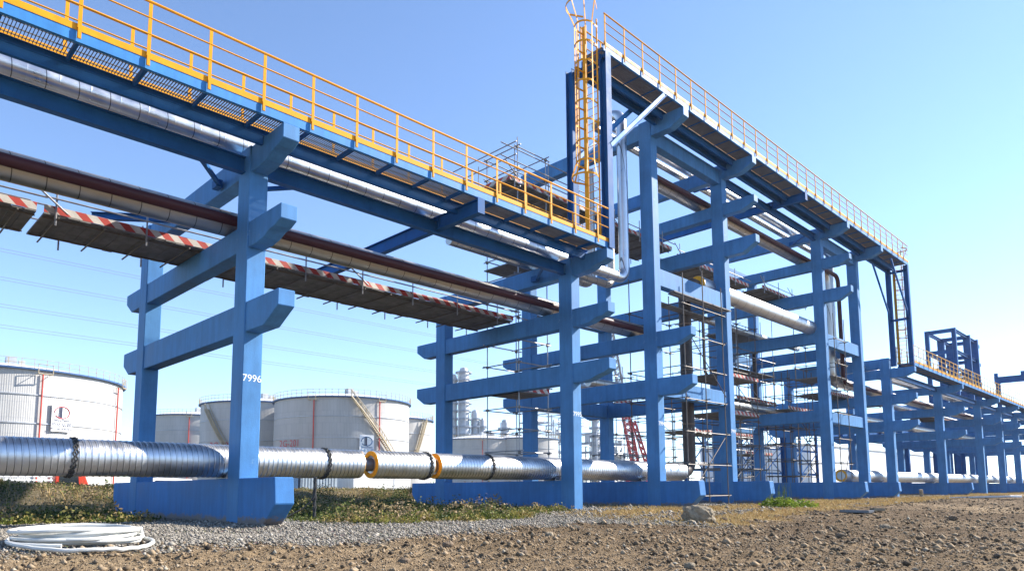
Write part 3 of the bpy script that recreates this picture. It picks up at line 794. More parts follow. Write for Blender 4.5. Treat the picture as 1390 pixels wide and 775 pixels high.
for y in (-.30, -1.55):
    MB().bar((50.0, y, 14.2), (46.6, y, 17.8), .11, .11).build('diagonal_brace', M['steel'], t2)
ladder(50.35, -.62, -1.18, 10.6, 18.3, 13.4, 1, M['rustyrail'], 'far orange caged ladder between slim blue posts at right')

# ------------------------------------------------------------------ pipes
def clad(path_pts, r, ring, n=28, wob=.004, ridge=.004):
    """an insulated pipe clad in short metal sleeves: dense rings with small overlaps and dents"""
    P = [Vector(p) for p in path_pts]; out = []; rad = []
    acc = 0.; nextr = ring
    for a, b in zip(P[:-1], P[1:]):
        L = (b-a).length; s = 0.
        d = (b-a)/L if L else Vector((1, 0, 0))
        out.append(a); rad.append(r)
        while acc + (L-s) > nextr:
            s += nextr-acc; acc = nextr
            if s > .03 and s < L-.03:
                p = a + d*s; k = r*(1+random.uniform(-wob, wob))
                out += [p-d*.022, p-d*.011, p-d*.004, p+d*.004, p+d*.011, p+d*.022]; rad += [r, r, k+ridge, k+ridge, r, r]
            nextr = ring; acc = 0.
        acc += L-s
    out.append(P[-1]); rad.append(r)
    return MB().tube(out, rad, n)
def pipe(name, pts, r, mat, lab, ring=1.0, bend=None, n=24, ridge=.0025, cat='pipe', group=None):
    path = bend_path(pts, bend or r*1.9) if len(pts) > 2 else pts
    o = clad(path, r, ring, n, .003, ridge).build(name, mat, smooth=True)
    return tag(o, lab, cat, group)

# big pipe near the ground: sections with bare joints between them
GY, GZC, GR = 1.30, 2.25, .42
def ring_face(x, ro, ri, s):
    m = MB(); n = 36
    for xx in (x, x+s*.05):
        for rr in (ro, ri):
            for k in range(n):
                a = 2*math.pi*k/n; jit = 1+(.02*math.sin(k*2.3+rr*9) if rr == ri else 0)
                m.v.append((xx, GY+rr*jit*math.cos(a), GZC+rr*jit*math.sin(a)))
    for k in range(n):
        k2 = (k+1) % n
        m.f += [(k, k2, n+k2, n+k), (2*n+k, 3*n+k, 3*n+k2, 2*n+k2), (k, 2*n+k, 2*n+k2, k2), (n+k, n+k2, 3*n+k2, 3*n+k)]
    return m
def bigpipe(x0, x1, lab, faces=(), ring=.13, mat=None):
    t = thing('ground_pipe', ((x0+x1)/2, GY, GZC-GR), lab, 'pipe', 'sections of the big silver pipe')
    clad([(x0, GY, GZC), (x1, GY, GZC)], GR, ring, 48, .003, .010).build('cladding', mat or M['spiral'], t, smooth=True)
    for (x, s) in faces: ring_face(x, GR-.006, .275, s).build('insulation', M['foam'], t, smooth=False)
    return t
bigpipe(-14, 4.20, 'big silver clad pipe running in from the left to the first bare joint', ((4.17, 1),))
bigpipe(4.66, 6.84, 'short silver clad pipe section between the two bare joints', ((4.69, -1), (6.81, 1)))
gp = bigpipe(7.12, 22.2, 'long silver clad pipe from the second bare joint to the riser', ((7.15, -1),))
gp2 = bigpipe(42.6, 118, 'far silver clad pipe with a yellow ring end running off to the right', ((42.63, -1),), .33, M['alum'])
for (x0, x1, l) in ((3.9, 4.95, 'left'), (6.5, 7.4, 'right')):
    j = MB().tube([(x0, GY, GZC), (x1, GY, GZC)], .205, 28)
    o = j.build('bare_joint', M['rust'] if l == 'right' else M['primer'], smooth=True)
    tag(o, f'{"rust stained" if l=="right" else "shiny grey"} bare steel pipe joint at the {l} gap of the silver pipe', 'pipe joint', 'bare joints of the silver pipe')
for i, (x, lab) in enumerate(((.27, 'first'), (12.95, 'second'), (18.66, 'third'), (50.2, 'seventh'), (64.1, 'eighth'))):
    m = MB().box(x-.17, x+.17, GY-.30, GY+.30, 1.792, 1.83)
    m.prism_x([(GY-.26, 1.83), (GY+.26, 1.83), (GY+.34, 2.02), (GY, 1.86), (GY-.34, 2.02)], x-.14, x+.14)
    tag(m.build('pipe_saddle', M['primer']), f'grey steel saddle carrying the big silver pipe on the {lab} frame footing', 'pipe saddle', 'saddles under the big silver pipe')
# riser at the end of the long section
pth = bend_path([(22.0, GY, GZC), (23.05, GY, GZC), (23.05, GY, 11.55)], .62)
t = thing('riser_pipe', (23.05, GY, 1.8), 'dark bare steel riser pipe standing between two tall frames among scaffold tubes', 'pipe')
MB().tube(pth, .30, 24).build('pipe_body', M['darkpipe'], t, smooth=True)
m = MB()
for z in (4.6, 7.3, 9.6): m.tube([(23.05, GY, z-.02), (23.05, GY, z+.02)], .315, 24)
m.build('weld_seam', M['rust'], t)
# fat silver pipe between the tall frames
t = thing('fat_pipe', (31, .95, 11.2), 'short fat silver pipe between the second and third tall frames, with yellow end', 'pipe')
clad(bend_path([(23.75, .95, 11.72), (38.6, .95, 11.72)], .8), .44, .9, 36, .003, .004).build('cladding', M['alum'], t, smooth=True)
m = MB(); m.tube([(23.70, .95, 11.72), (23.78, .95, 11.72)], .425, 32)
m.build('insulation', M['foam'], t)
m = MB(); m.tube(bend_path([(23.8, .95, 11.72), (23.05, .95, 11.72), (23.05, 1.29, 11.2)], .3), .22, 20); m.build('bare_end', M['darkpipe'], t, smooth=True)

pipe('silver_pipe', [(-14, .98, 10.70), (17.55, .98, 10.70), (17.55, .98, 18.50), (17.55, 1.98, 18.50), (44.6, 1.98, 18.50), (44.6, 1.98, 10.68), (46.2, 1.98, 10.68), (118, .98, 10.75)], .235, M['alu'],
     'silver pipe under the low walkway that turns up beside the caged ladder', .62, .48)
pipe('silver_pipe', [(9.5, 1.62, 10.50), (17.45, 1.62, 10.50), (17.45, 1.62, 18.45), (17.45, 2.62, 18.45), (44.1, 2.62, 18.45), (44.1, 2.62, 10.60), (46.2, 2.62, 10.60), (118, 1.62, 10.7)], .16, M['alu2'],
     'thinner silver pipe rising behind its twin next to the caged ladder', .8, .42)
pipe('silver_pipe', [(8.5, 2.25, 10.55), (16.8, 2.25, 10.55), (16.8, 2.25, 15.9)], .2, M['alu2'],
     'weathered silver pipe seen from below right of the second frame', .8, .5)
pipe('large_silver_pipe', [(-14, 1.52, 8.66), (20.42, 1.52, 8.66), (20.42, 1.52, 16.42), (42.4, 1.52, 16.42), (42.4, 1.52, 8.80), (118, 1.52, 8.86)], .34, M['alu2'],
     'weathered silver pipe behind the maroon pipe on the middle beams', .66, .75, 32)
pipe('maroon_pipe', [(-14, 1.02, 8.60), (19.75, 1.02, 8.60), (19.75, 1.02, 16.33), (43.3, 1.02, 16.33), (43.3, 1.02, 8.72), (118, 1.02, 8.82)], .14, M['maroon'],
     'thin maroon painted pipe along the middle beams in front of a silver pipe', 4.0, .5, 20, .002)
pipe('silver_pipe', [(19, 4.3, 6.62), (62, 4.3, 6.72)], .22, M['alu2'], 'silver pipe on the lowest beams behind the tall frames', .9)
pipe('silver_pipe', [(19, 5.2, 6.55), (70, 5.2, 6.65)], .15, M['alum'], 'thinner rearmost silver pipe on the lowest beams behind the tall frames', .9)
pipe('silver_pipe', [(25, 4.6, 11.72), (44.4, 4.6, 11.78)], .20, M['alu2'], 'silver pipe on the middle beams of the tall frames', .9)
pipe('dark_pipe', [(34.2, 6.6, 13.9), (34.2, 6.6, 8.9), (37.2, 6.6, 8.9)], .10, M['darkpipe'], 'slim dark pipe dropping and bending right behind the second tall frame', 3, .5)
pipe('silver_pipe', [(46, 2.6, 6.75), (118, 2.6, 6.85)], .30, M['alu2'], 'silver pipe on the lowest beams of the far low frames', .9)
pipe('silver_pipe', [(46, 3.6, 8.75), (118, 3.6, 8.85)], .26, M['alum'], 'silver pipe behind the others on the middle beams of the far frames', .9)
pipe('silver_pipe', [(46, 2.6, 10.72), (118, 2.6, 10.82)], .28, M['alum'], 'silver pipe under the far low walkway behind two others', .9)
pipe('dark_pipe', [(40.6, 6.2, 11.9), (40.6, 6.2, 6.9), (52, 6.2, 6.9)], .14, M['darkpipe'], 'dark thin pipe bending right between the tall frames', 3, .8)
# straps wrapped round the big pipe
def strap(x, lab):
    m = MB()
    for k, ph in enumerate((0, 2.1, 4.2)):
        pts = []
        for i in range(61):
            a = 2*math.pi*i/60
            rr = GR + .022 + .008*math.sin(18*a+ph)
            pts.append((x + .035*(k-1) + .022*math.cos(18*a+ph) + .03*math.sin(a), GY+rr*math.cos(a), GZC+rr*math.sin(a)))
        m.tube(pts, .017, 6, False)
    return tag(m.build('rope_strap', M['net'], smooth=True), lab, 'rope', 'black ropes wrapped round the big silver pipe')
strap(-3.3, 'black twisted rope round the big pipe left of frame 7996')
strap(3.02, 'black twisted rope round the big pipe above the hanging black cable')
strap(6.70, 'black twisted rope round the right end of the short pipe section')
strap(9.45, 'black twisted rope round the long silver pipe near the second frame')
t = thing('hanging_cable', (2.62, 1.0, .68), 'black cable hanging from the silver pipe down to the weeds', 'cable')
m = MB()
for k in range(3):
    m.tube([(2.60+.03*math.sin(i*.9+k*2.1), .95+.03*math.cos(i*.9+k*2.1), 1.86-i*.12) for i in range(11)], .022, 6)
m.build('cable_bundle', M['net'], t, smooth=True)
MB().tube([(2.60, .93, 1.35), (2.45, .95, 1.15), (2.25, .98, .98), (1.95, 1.0, .84), (1.7, 1.0, .72)], .020, 6).build('cable_tail', M['black'], t, smooth=True)

# ------------------------------------------------------------------ scaffold platforms and towers
def platform(x0, x1, y0, y1, z, lab, toe=True, rails=True, below=.25, up=.85, step=2.1, mat=None, end_toe=True, rail2=False):
    t = thing('scaffold_platform', ((x0+x1)/2, (y0+y1)/2, z), lab, 'scaffold platform', 'hanging scaffold platforms')
    m = MB(); nb = max(3, int((x1-x0)/.25)); w = (x1-x0)/nb
    for i in range(nb):
        dz = random.uniform(0, .015)
        m.box(x0+i*w+.006, x0+(i+1)*w-.006, y0+random.uniform(-.05, .03), y1+random.uniform(-.04, .08), z+dz, z+.045+dz)
    m.build('deck', M['deck'], t)
    tubes = MB()
    for yy in (y0+.18, y1-.18): tubes.tube([(x0, yy, z-.03), (x1, yy, z-.03)], .024, 6)
    k = x0+.3
    while k < x1: tubes.tube([(k, y0-.15, z-.075), (k, y1+.25, z-.075)], .024, 6); k += step/2
    tubes.build('support_tube', M['tube'], t, smooth=True)
    if toe:
        MB().box(x0, x1, y0-.02, y0-.003, z+.05, z+.24).build('toe_board', M['toe'], t)
        if end_toe: MB().box(x0-.02, x0-.003, y0, y1, z+.05, z+.24).build('toe_board', M['toe'], t)
    if rails:
        xs = []; k = x0+.25
        while k < x1: xs.append(k); k += step
        p = MB().tube([(xs[0], y0-.05, z-below), (xs[0], y0-.05, z+up)], .024, 6).build('post', M['galv'], t, smooth=True)
        copies(p, [(k-xs[0], 0, 0) for k in xs[1:]])
        p = MB().tube([(xs[0]+.5, y1+.05, z-below), (xs[0]+.5, y1+.05, z+up+.15)], .024, 6).build('post', M['galv'], t, smooth=True)
        copies(p, [(k-xs[0], 0, 0) for k in xs[1:]])
        m = MB()
        for (yy, zz) in ((y0-.09, z+.42), (y1+.09, z+.50), (y1+.09, z+.95)): m.tube([(x0, yy, zz), (x1+.2, yy, zz+random.uniform(-.03, .03))], .024, 6)
        if rail2:
            for zz in (.85, 1.4): m.tube([(x0-.6, y0-.1, z+zz), (x1+.3, y0-.1, z+zz)], .024, 6); m.tube([(x0-.2, y0-.6, z+zz), (x0-.2, y1+.7, z+zz)], .024, 6)
        m.tube([(xs[0]-.6, y0-.1, z+.75), (xs[0]+.25, y0-.1, z+.08)], .024, 6)
        if len(xs) > 3: m.tube([(xs[2]-.8, y0-.1, z+.75), (xs[2]+.2, y0-.1, z+.08)], .024, 6)
        m.build('guard_rail', M['galv'], t, smooth=True)
    return t
platform(-12, -3.95, 3.05, 4.9, 8.30, 'grey scaffold platform with red and white edge at the left picture border', end_toe=False)
platform(-3.8, .6, 3.05, 5.0, 8.30, 'grey scaffold platform with red and white edge left of frame 7996', end_toe=False)
platform(.9, 12.6, 3.05, 5.4, 8.30, 'long scaffold platform with faded striped edge between the first two frames', end_toe=False)
platform(12.3, 18.3, 2.9, 5.6, 14.25, 'scaffold platform with striped edge behind the low walkway, left of the ladder', up=1.6, rail2=True)
platform(19.2, 24.6, 2.9, 5.2, 14.15, 'scaffold platform between the first two tall frames', end_toe=False)
platform(25.6, 34.0, 3.2, 5.4, 14.10, 'scaffold platform right of the second tall frame, high up', end_toe=False)
platform(34.6, 41.2, 2.6, 5.2, 14.05, 'scaffold platform reaching to the third tall frame, high up', end_toe=False)
platform(45.5, 58.5, 3.2, 5.4, 8.40, 'striped scaffold platform just beyond the last tall frame', end_toe=False, rails=False)
platform(66, 84, 3.2, 5.4, 8.50, 'striped scaffold platform among the far low frames', end_toe=False, rails=False)

def scaff(x0, x1, y0, y1, z0, z1, lift, lab, decks=(), mat='tube', over=.25, legs_top=None, braces=True, nx=1):
    """a tube scaffold tower: legs, ledgers with stuck-out ends, braces, plank decks"""
    t = thing('scaffold_tower', ((x0+x1)/2, (y0+y1)/2, z0), lab, 'scaffold', 'tube scaffold towers')
    xs = np.linspace(x0, x1, nx+1)
    tops = iter([z1+random.uniform(-.2, .5) for _ in range(99)])
    for x in xs:
        for y in (y0, y1): MB().tube([(x, y, z0), (x, y, next(tops))], .027, 6).build('leg', M[mat], t, smooth=True)
    m = MB(); k = z0+.35; cps = []
    while k < z1:
        for y in (y0, y1):
            j = random.uniform(-.04, .04); m.tube([(x0-over*random.uniform(.4, 1.2), y-.05, k+j), (x1+over*random.uniform(.4, 1.2), y-.05, k+j)], .025, 6)
        for x in xs:
            j = random.uniform(-.04, .04)+.05; m.tube([(x-.05, y0-over*random.uniform(.4, 1.2), k+j), (x-.05, y1+over*random.uniform(.4, 1.2), k+j)], .025, 6)
            for y in (y0, y1): cps.append((x, y, k))
        k += lift
    m.build('ledger', M[mat], t, smooth=True)
    cps = cps[:96]; a = cps[0]
    c = MB().box(a[0]-.06, a[0]+.03, a[1]-.06, a[1]+.03, a[2]-.05, a[2]+.06).build('coupler', M['tube'], t)
    copies(c, [(q[0]-a[0], q[1]-a[1], q[2]-a[2]) for q in cps[1:]])
    if braces:
        m = MB(); k = z0+.4; f = 1
        while k+2*lift < z1:
            a, b = (x0, x1) if f > 0 else (x1, x0)
            m.tube([(a, y0-.08, k), (b, y0-.08, k+2*lift)], .024, 6); k += 2*lift*1.6; f = -f
        m.build('diagonal_brace', M[mat], t, smooth=True)
    for (z, ex) in decks:
        m = MB(); n = max(3, int((y1-y0)/.3)); w = (y1-y0)/n
        for i in range(n): m.box(x0-ex, x1+ex*.6, y0+i*w+.01, y0+(i+1)*w-.01, z, z+.05)
        d = m.build('deck', M['deck'], t)
        if ex < .35: MB().box(x0-ex, x1+ex*.6, y0-.03, y0-.012, z+.05, z+.26).build('toe_board', M['toe'], t)
    return t
scaff(12.97, 14.75, 3.1, 5.0, .75, 16.0, .93, 'open tube scaffold tower behind the second frame, reaching above the low walkway', decks=((5.45, .1), (10.9, .2)), braces=False, mat='galv')
scaff(20.0, 23.5, -.45, 2.5, .75, 11.2, 1.45, 'rusty tube scaffold around the dark riser between two tall frames', decks=(), nx=2)
scaff(38.6, 40.4, -.2, 2.4, 1.0, 12.2, 1.6, 'rusty tube scaffold between the last two tall frames', decks=((8.5, .5),))
scaff(30.6, 35.4, 3.6, 6.2, .75, 12.2, 1.5, 'brown tube scaffold with planks seen right of the second tall frame', decks=((5.9, .2), (8.2, .3)), nx=2)
scaff(36.0, 41.5, 5.2, 7.2, .75, 13.2, 1.55, 'tube scaffold with thin decks behind the third tall frame', decks=((7.3, .3), (9.4, .6), (11.8, .6)), nx=3, mat='galv')
scaff(27.0, 33.5, 8.6, 10.4, .75, 9.0, 1.2, 'pale tube scaffold behind the rear columns of the tall frames', decks=((6.6, .2),), nx=4, mat='galv')
scaff(39.2, 43.2, 3.2, 4.8, .75, 9.6, 1.1, 'dense brown tube scaffold inside the last pair of tall frames', decks=((6.7, .2),), nx=3)
scaff(47.5, 52.0, 10.5, 12.6, .75, 7.5, 1.3, 'low tube scaffold behind the far ladder tower', decks=((4.2, .3),), nx=2)
scaff(44.0, 58.0, 14.0, 17.0, .75, 8.0, 1.25, 'wide pale tube scaffold standing behind the tall frames', decks=((6.2, .3),), nx=5, mat='galv')

for (y, z, lab) in ((-.25, 10.30, 'upper'), (.75, 10.05, 'lower')):
    m = MB()
    for k in range(2): m.box(19.6+.3*k, 24.9-.2*k, y+.27*k, y+.27*k+.24, z+.01*k, z+.055+.01*k)
    tag(m.build('scaffold_plank', M['deck']), f'{lab} grey plank pair lying across the rusty scaffold by the dark riser', 'scaffold plank', 'plank pairs on the rusty scaffold')
# blue steel trestles behind the tall frames
def trestle(x0, x1, y, z0, z1, n, lab):
    t = thing('steel_trestle', ((x0+x1)/2, y, z0), lab, 'steel trestle', 'blue lattice trestles behind the rack')
    for x in np.linspace(x0, x1, n+1): MB().ibeam((x, y, z0), (x, y, z1), .3, .25, up=(0, 1, 0)).build('post', M['steel'], t)
    m = MB()
    for z in np.linspace(z0+2.2, z1-.1, 3): m.ibeam((x0, y+.001, z), (x1, y+.001, z), .24, .18)
    m.build('rail_beam', M['steel'], t)
    m = MB(); xs = np.linspace(x0, x1, n+1); zs = np.linspace(z0+2.2, z1-.1, 3)
    for i in range(n):
        for a, b in zip(zs[:-1], zs[1:]):
            m.bar((xs[i], y-.16, a), (xs[i+1], y-.16, b), .09); m.bar((xs[i], y+.16, b), (xs[i+1], y+.16, a), .09)
    m.build('diagonal_brace', M['steel'], t)
trestle(52, 66, 19, 1.0, 8.5, 4, 'low blue lattice trestle seen between the first two tall frames')
trestle(60, 86, 20, .9, 9.0, 5, 'blue lattice trestle seen between the second and third tall frames')

# ------------------------------------------------------------------ right background
t = thing('steel_portal', (116, 10.5, .7), 'tall open blue steel frame rising beyond the far low walkway', 'steel structure')
for (x, y) in ((110, 8.7), (110, 12.2), (117.5, 8.7), (117.5, 12.2), (122.5, 8.7), (122.5, 12.2)):
    MB().ibeam((x, y, .7), (x, y, 24.6), .55 if x < 112 else .95, .5, .06, .05, (0, 1, 0)).build('column', M['steel'], t)
for z in (24.3, 21.2, 18.6, 15.8):
    m = MB()
    for y in (8.7, 12.2): m.ibeam((110, y+.001, z), (122.5, y+.001, z), .45, .3, .05, .04)
    for x in (110, 117.5, 122.5): m.ibeam((x+.001, 8.7, z-.01), (x+.001, 12.2, z-.01), .55, .3, .05, .04)
    m.build('floor_beam', M['steel'], t)
for z in (17.4, 20.4, 23.4): MB().box(122.8, 123.9, 8.3, 9.1, z, z+.5).build('stub_bracket', M['steel'], t)
t = thing('steel_girder', (130, 1, 18.2), 'dark blue steel girder crossing high over the rack at the right picture border', 'steel girder')
MB().ibeam((130, 7.8, 18.75), (130, -8, 18.75), 1.05, .6, .08, .06).build('beam', M['steel'], t)
for y in (7.5, 3.9): MB().box(129.8, 130.2, y-.25, y+.25, 19.28, 19.9).build('lug', M['steel'], t)
for y in (7.3, -7.5): MB().ibeam((130, y, .6), (130, y, 18.22), .6, .5, .05, .04, (0, 1, 0)).build('column', M['steel'], t)

def shed(x0, x1, y0, y1, z0, z1, mat, lab, pitch=1.2, name='shed'):
    t = thing(name, ((x0+x1)/2, (y0+y1)/2, z0), lab, 'building')
    MB().box(x0, x1, y0, y1, z0, z1).build('wall', mat, t)
    m = MB().prism_x([(y0-.4, z1), ((y0+y1)/2, z1+pitch), (y1+.4, z1), (y1+.4, z1+.15), ((y0+y1)/2, z1+pitch+.18), (y0-.4, z1+.15)], x0-.4, x1+.4)
    m.build('roof', M['roofwhite'], t)
    return t
t = thing('plate_girder', (88, 10.4, 6.4), 'deep blue plate girder running behind the far low frames', 'steel girder')
m = MB().ibeam((54, 10.4, 7.7), (126, 10.4, 7.7), 2.5, .6, .06, .04)
k = 56
while k < 126: m.box(k-.02, k+.02, 10.12, 10.68, 6.53, 8.87); k += 4
m.build('beam', M['steel'], t)
for x in (54.6, 72, 90, 108, 125): MB().ibeam((x, 10.4, .7), (x, 10.4, 6.44), .6, .5, .04, .03, (0, 1, 0)).build('column', M['steel'], t)
shed(188, 330, 62, 96, .7, 13.2, M['bldwhite'], 'long white industrial building seen low between the far rack columns', .6)

# ------------------------------------------------------------------ storage tanks
def tank(cx, cy, Rt, zt, lab, dome=1.5, name=None, name_ang=None, signs=False, sign_ang=None, pipes=(), stair=None, z0=.6, detail=True, facing=None):
    t = thing('storage_tank', (cx, cy, z0), lab, 'storage tank', 'white storage tanks')
    n = 96
    me = MB().lathe([(Rt, z0), (Rt, zt)], (cx, cy), n).build('shell', M['tank'], t, smooth=True)
    uv = me.data.uv_layers.new(name='UVMap'); L = me.data
    for poly in L.polygons:
        us = []
        for li in poly.loop_indices:
            v = L.vertices[L.loops[li].vertex_index].co
            a = math.atan2(v.y, v.x); us.append((li, a, v.z))
        am = [a for _, a, _ in us]
        wrap = max(am)-min(am) > math.pi
        for li, a, z in us:
            if wrap and a < 0: a += 2*math.pi
            uv.data[li].uv = (a*Rt, z)
    prof = [(Rt+.05, zt), (Rt+.05, zt+.05)] + [(Rt*(1-i/8), zt+.05+dome*math.sin(math.pi/2*i/8)) for i in range(9)]
    MB().lathe(prof, (cx, cy), n).build('roof', M['roofwhite'], t, smooth=True)
    ring = MB().lathe([(Rt, zt-.26), (Rt+.42, zt-.22), (Rt+.42, zt-.02), (Rt, zt-.02)], (cx, cy), n).build('wind_girder', M['tankblue'], t)
    for f in (.80, .58): MB().lathe([(Rt, z0+(zt-z0)*f-.16), (Rt+.10, z0+(zt-z0)*f-.14), (Rt+.10, z0+(zt-z0)*f), (Rt, z0+(zt-z0)*f)], (cx, cy), n).build('stiffener_ring', M['refsteel'], t)
    m = MB(); k = 72
    for i in range(k):
        a = 2*math.pi*i/k; x, y = cx+(Rt+.32)*math.cos(a), cy+(Rt+.32)*math.sin(a); m.box(x-.035, x+.035, y-.035, y+.035, zt, zt+1.15)
    for zz in (zt+.55, zt+1.12): m.tube([(cx+(Rt+.32)*math.cos(2*math.pi*i/k), cy+(Rt+.32)*math.sin(2*math.pi*i/k), zz) for i in range(k+1)], .03, 4, False)
    m.build('roof_railing', M['tankyel'], t)
    def at(a, r, z): return (cx+r*math.cos(a), cy+r*math.sin(a), z)
    f = math.atan2(-16.88-cy, -7.43-cx)
    for a in pipes:
        p = MB().tube([at(f+a, Rt+.25, z0), at(f+a, Rt+.25, zt-.6)], .10, 8).build('foam_pipe', M['tankred'], t, smooth=True)
        b = MB()
        for da in (-.05, .05):
            b.tube([at(f+a+da, Rt+.1, zt-.75), at(f+a+da, Rt+1.1, zt-.75)], .05, 5); b.tube([at(f+a+da, Rt+1.1, zt-.75), at(f+a+da, Rt+1.1, zt+.5)], .05, 5)
        b.tube([at(f+a-.05, Rt+1.1, zt-.75), at(f+a+.05, Rt+1.1, zt-.75)], .08, 5); b.tube([at(f+a-.05, Rt+1.1, zt+.45), at(f+a+.05, Rt+1.1, zt+.45)], .05, 5)
        b.build('foam_platform', M['tankyel'], t)
    if stair:
        a0, a1, za, zb = stair; m = MB(); k = 26
        for s in (.25, 1.05):
            m.tube([at(f+a0+(a1-a0)*i/k, Rt+s, za+(zb-za)*i/k) for i in range(k+1)], .13, 5)
            m.tube([at(f+a0+(a1-a0)*i/k, Rt+s, za+1.1+(zb-za)*i/k) for i in range(k+1)], .06, 5)
        for i in range(k+1): m.tube([at(f+a0+(a1-a0)*i/k, Rt+1.05, za+(zb-za)*i/k), at(f+a0+(a1-a0)*i/k, Rt+1.05, za+1.1+(zb-za)*i/k)], .045, 4)
        for i in range(k*2): m.tube([at(f+a0+(a1-a0)*i/k/2, Rt+.25, za+(zb-za)*i/k/2), at(f+a0+(a1-a0)*i/k/2, Rt+1.05, za+(zb-za)*i/k/2)], .07, 4)
        m.build('spiral_stair', M['tankyel'], t)
    m = MB(); tx, ty = at(f+.35, Rt*.25, 0)[:2]
    m.box(tx-.6, tx+.6, ty-.6, ty+.6, zt+dome*.9, zt+dome+.9); m.box(tx+.9, tx+1.6, ty-.3, ty+.3, zt+dome*.8, zt+dome+.6)
    m.build('roof_hatch', M['refsteel'], t)
    def lettering(body, size, a, z, mat, nm, host=None, off=.16):
        x, y, _ = at(f+a, Rt+off, z)
        return text(body, size, (x, y, z), Euler((R(90), 0, f+a+math.pi/2)), mat, nm, host or t, .01)
    if name: lettering(name, 1.6, name_ang, z0+(zt-z0)*.52, M['redpaint'], 'tank_number', None, .35)
    if signs:
        zc = z0+(zt-z0)*(.63 if signs == 1 else .50); rx = f+sign_ang; c = Vector(at(rx, Rt+.24, zc)); u = Vector((-math.sin(rx), math.cos(rx), 0)); o = Vector((math.cos(rx), math.sin(rx), 0))
        s = MB(); g = .72; w, h = 1.75*g, 2.45*g
        s.extrude([(-w, -h), (w, -h), (w, h), (-w, h)], c-o*.05, c+o*.05); sg = s.build('sign_board', M['sign'], t)
        m = MB(); pts = [c+o*.07+Vector((0, 0, .95*g))+u*(1.3*g*math.cos(q))+Vector((0, 0, 1.05*g*math.sin(q))) for q in np.linspace(-2.6, 3.2, 36)]
        m.tube(pts, .07, 5); m.build('logo_ring', M['redpaint'] if signs == 1 else M['bluetext'], sg)
        m = MB()
        for dx, w2, hh in ((-.55, .07, 1.7), (-.32, .10, 1.9), (-.08, .17, 1.95)):
            p = c+o*.08+u*dx*g+Vector((0, 0, .9*g)); m.bar(p-Vector((0, 0, hh*g/2)), p+Vector((0, 0, hh*g/2)), w2, .03, tuple(o))
        m.build('logo_bars', M['blacktext'], sg)
        for body, size, dz in (('Sinochem', .72, -.45), ('中化弘润', .85, -1.25), ('SINOCHEM HONGRUN', .36, -2.0)):
            text(body, size*g, tuple(c+o*.07+Vector((0, 0, dz*g))), Euler((R(90), 0, rx+math.pi/2)), M['blacktext'] if signs == 1 else M['bluetext'], 'sign_text', sg, .01)
    return t
tank(10.3, 102.8, 15.4, 16.9, 'white storage tank at the left edge with a red ringed sign', 2.0, signs=1, sign_ang=.46, pipes=(.30, 1.12))
tank(61.3, 95.8, 12.0, 17.1, 'large white storage tank numbered 2G-201 with a long stair, in the middle', 1.6, '2G-201', -.78, 2, .33, (-.40, .52), (.10, .95, 17.0, 3.5))
tank(55.4, 117.6, 10.7, 18.0, 'white storage tank numbered 2G-203 behind frame 7996', 1.5, '2G-203', -.62, 0, None, (), (-.95, -.35, 16.5, 6.5))
tank(59.5, 162.2, 10.0, 19.4, 'smaller far white tank left of frame 7996 with yellow stair', 1.4, None, None, 0, None, (-.1,), (.3, .9, 19, 8))
tank(77.6, 103.4, 8.2, 15.6, 'white storage tank just right of the large tank 2G-201, with a yellow stair', 1.3, None, None, 2, .12, (), (.85, .35, 15, 3))
tank(147., 153., 11.6, 17.2, 'pale far tank seen left of the scaffold tower, partly behind the second frame', 1.6, None, None, 0, None, (.1,))
tank(159., 144., 11.2, 17.5, 'pale far tank numbered 2G-502 seen behind the scaffold tower', 1.6, '2G-502', -.55, 0, None, ())

# ------------------------------------------------------------------ refinery far behind
def column_tower(x, y, r, h, lab):
    t = thing('distillation_tower', (x, y, .8), lab, 'refinery tower', 'refinery towers on the skyline')
    MB().lathe([(r, .8), (r, .8+h*.5), (r*.8, .8+h*.54), (r*.8, .8+h-r), (r*.5, .8+h-.2*r), (0.05, .8+h)], (x, y), 20).build('vessel', M['refsteel'], t, smooth=True)
    k = 6.
    p = MB().lathe([(r, k), (r+1.2, k), (r+1.2, k+1.15), (r+1.12, k+1.15), (r+1.12, k+.3), (r, k+.3)], (x, y), 12).build('platform', M['refgrey'], t)
    copies(p, [(0, 0, 5.5*i) for i in range(1, int((h-8)/5.5)+1)])
    MB().tube([(x-r-1, y-1, .8), (x-r-1, y-1, h*.96)], .5, 6).build('pipe_run', M['refsteel'], t, smooth=True)
    return t
for i, (x, y, r, h, lab) in enumerate(((312.5, 361.5, 3.0, 82, 'slim refinery tower left of the tallest one, far behind the second frame'), (317.5, 356.5, 4.8, 87, 'tallest refinery tower on the skyline just right of the second frame rear column'),
                         (325.3, 353., 3.6, 57, 'medium refinery tower right of the tallest pair'), (329.5, 349.8, 2.6, 51, 'short slim refinery tower right of the medium one'),
                         (334., 346., 1.8, 42, 'lowest thin refinery tower at the right end of the group'), (306, 303, 3.5, 45, 'refinery column behind the tank numbered 2G-502'),
                         (138., 428, 3.4, 44, 'refinery column at far left behind the small tank'), (347, 262, 3., 52, 'refinery column seen behind the crane boom'))):
    column_tower(x, y, r, h, lab)
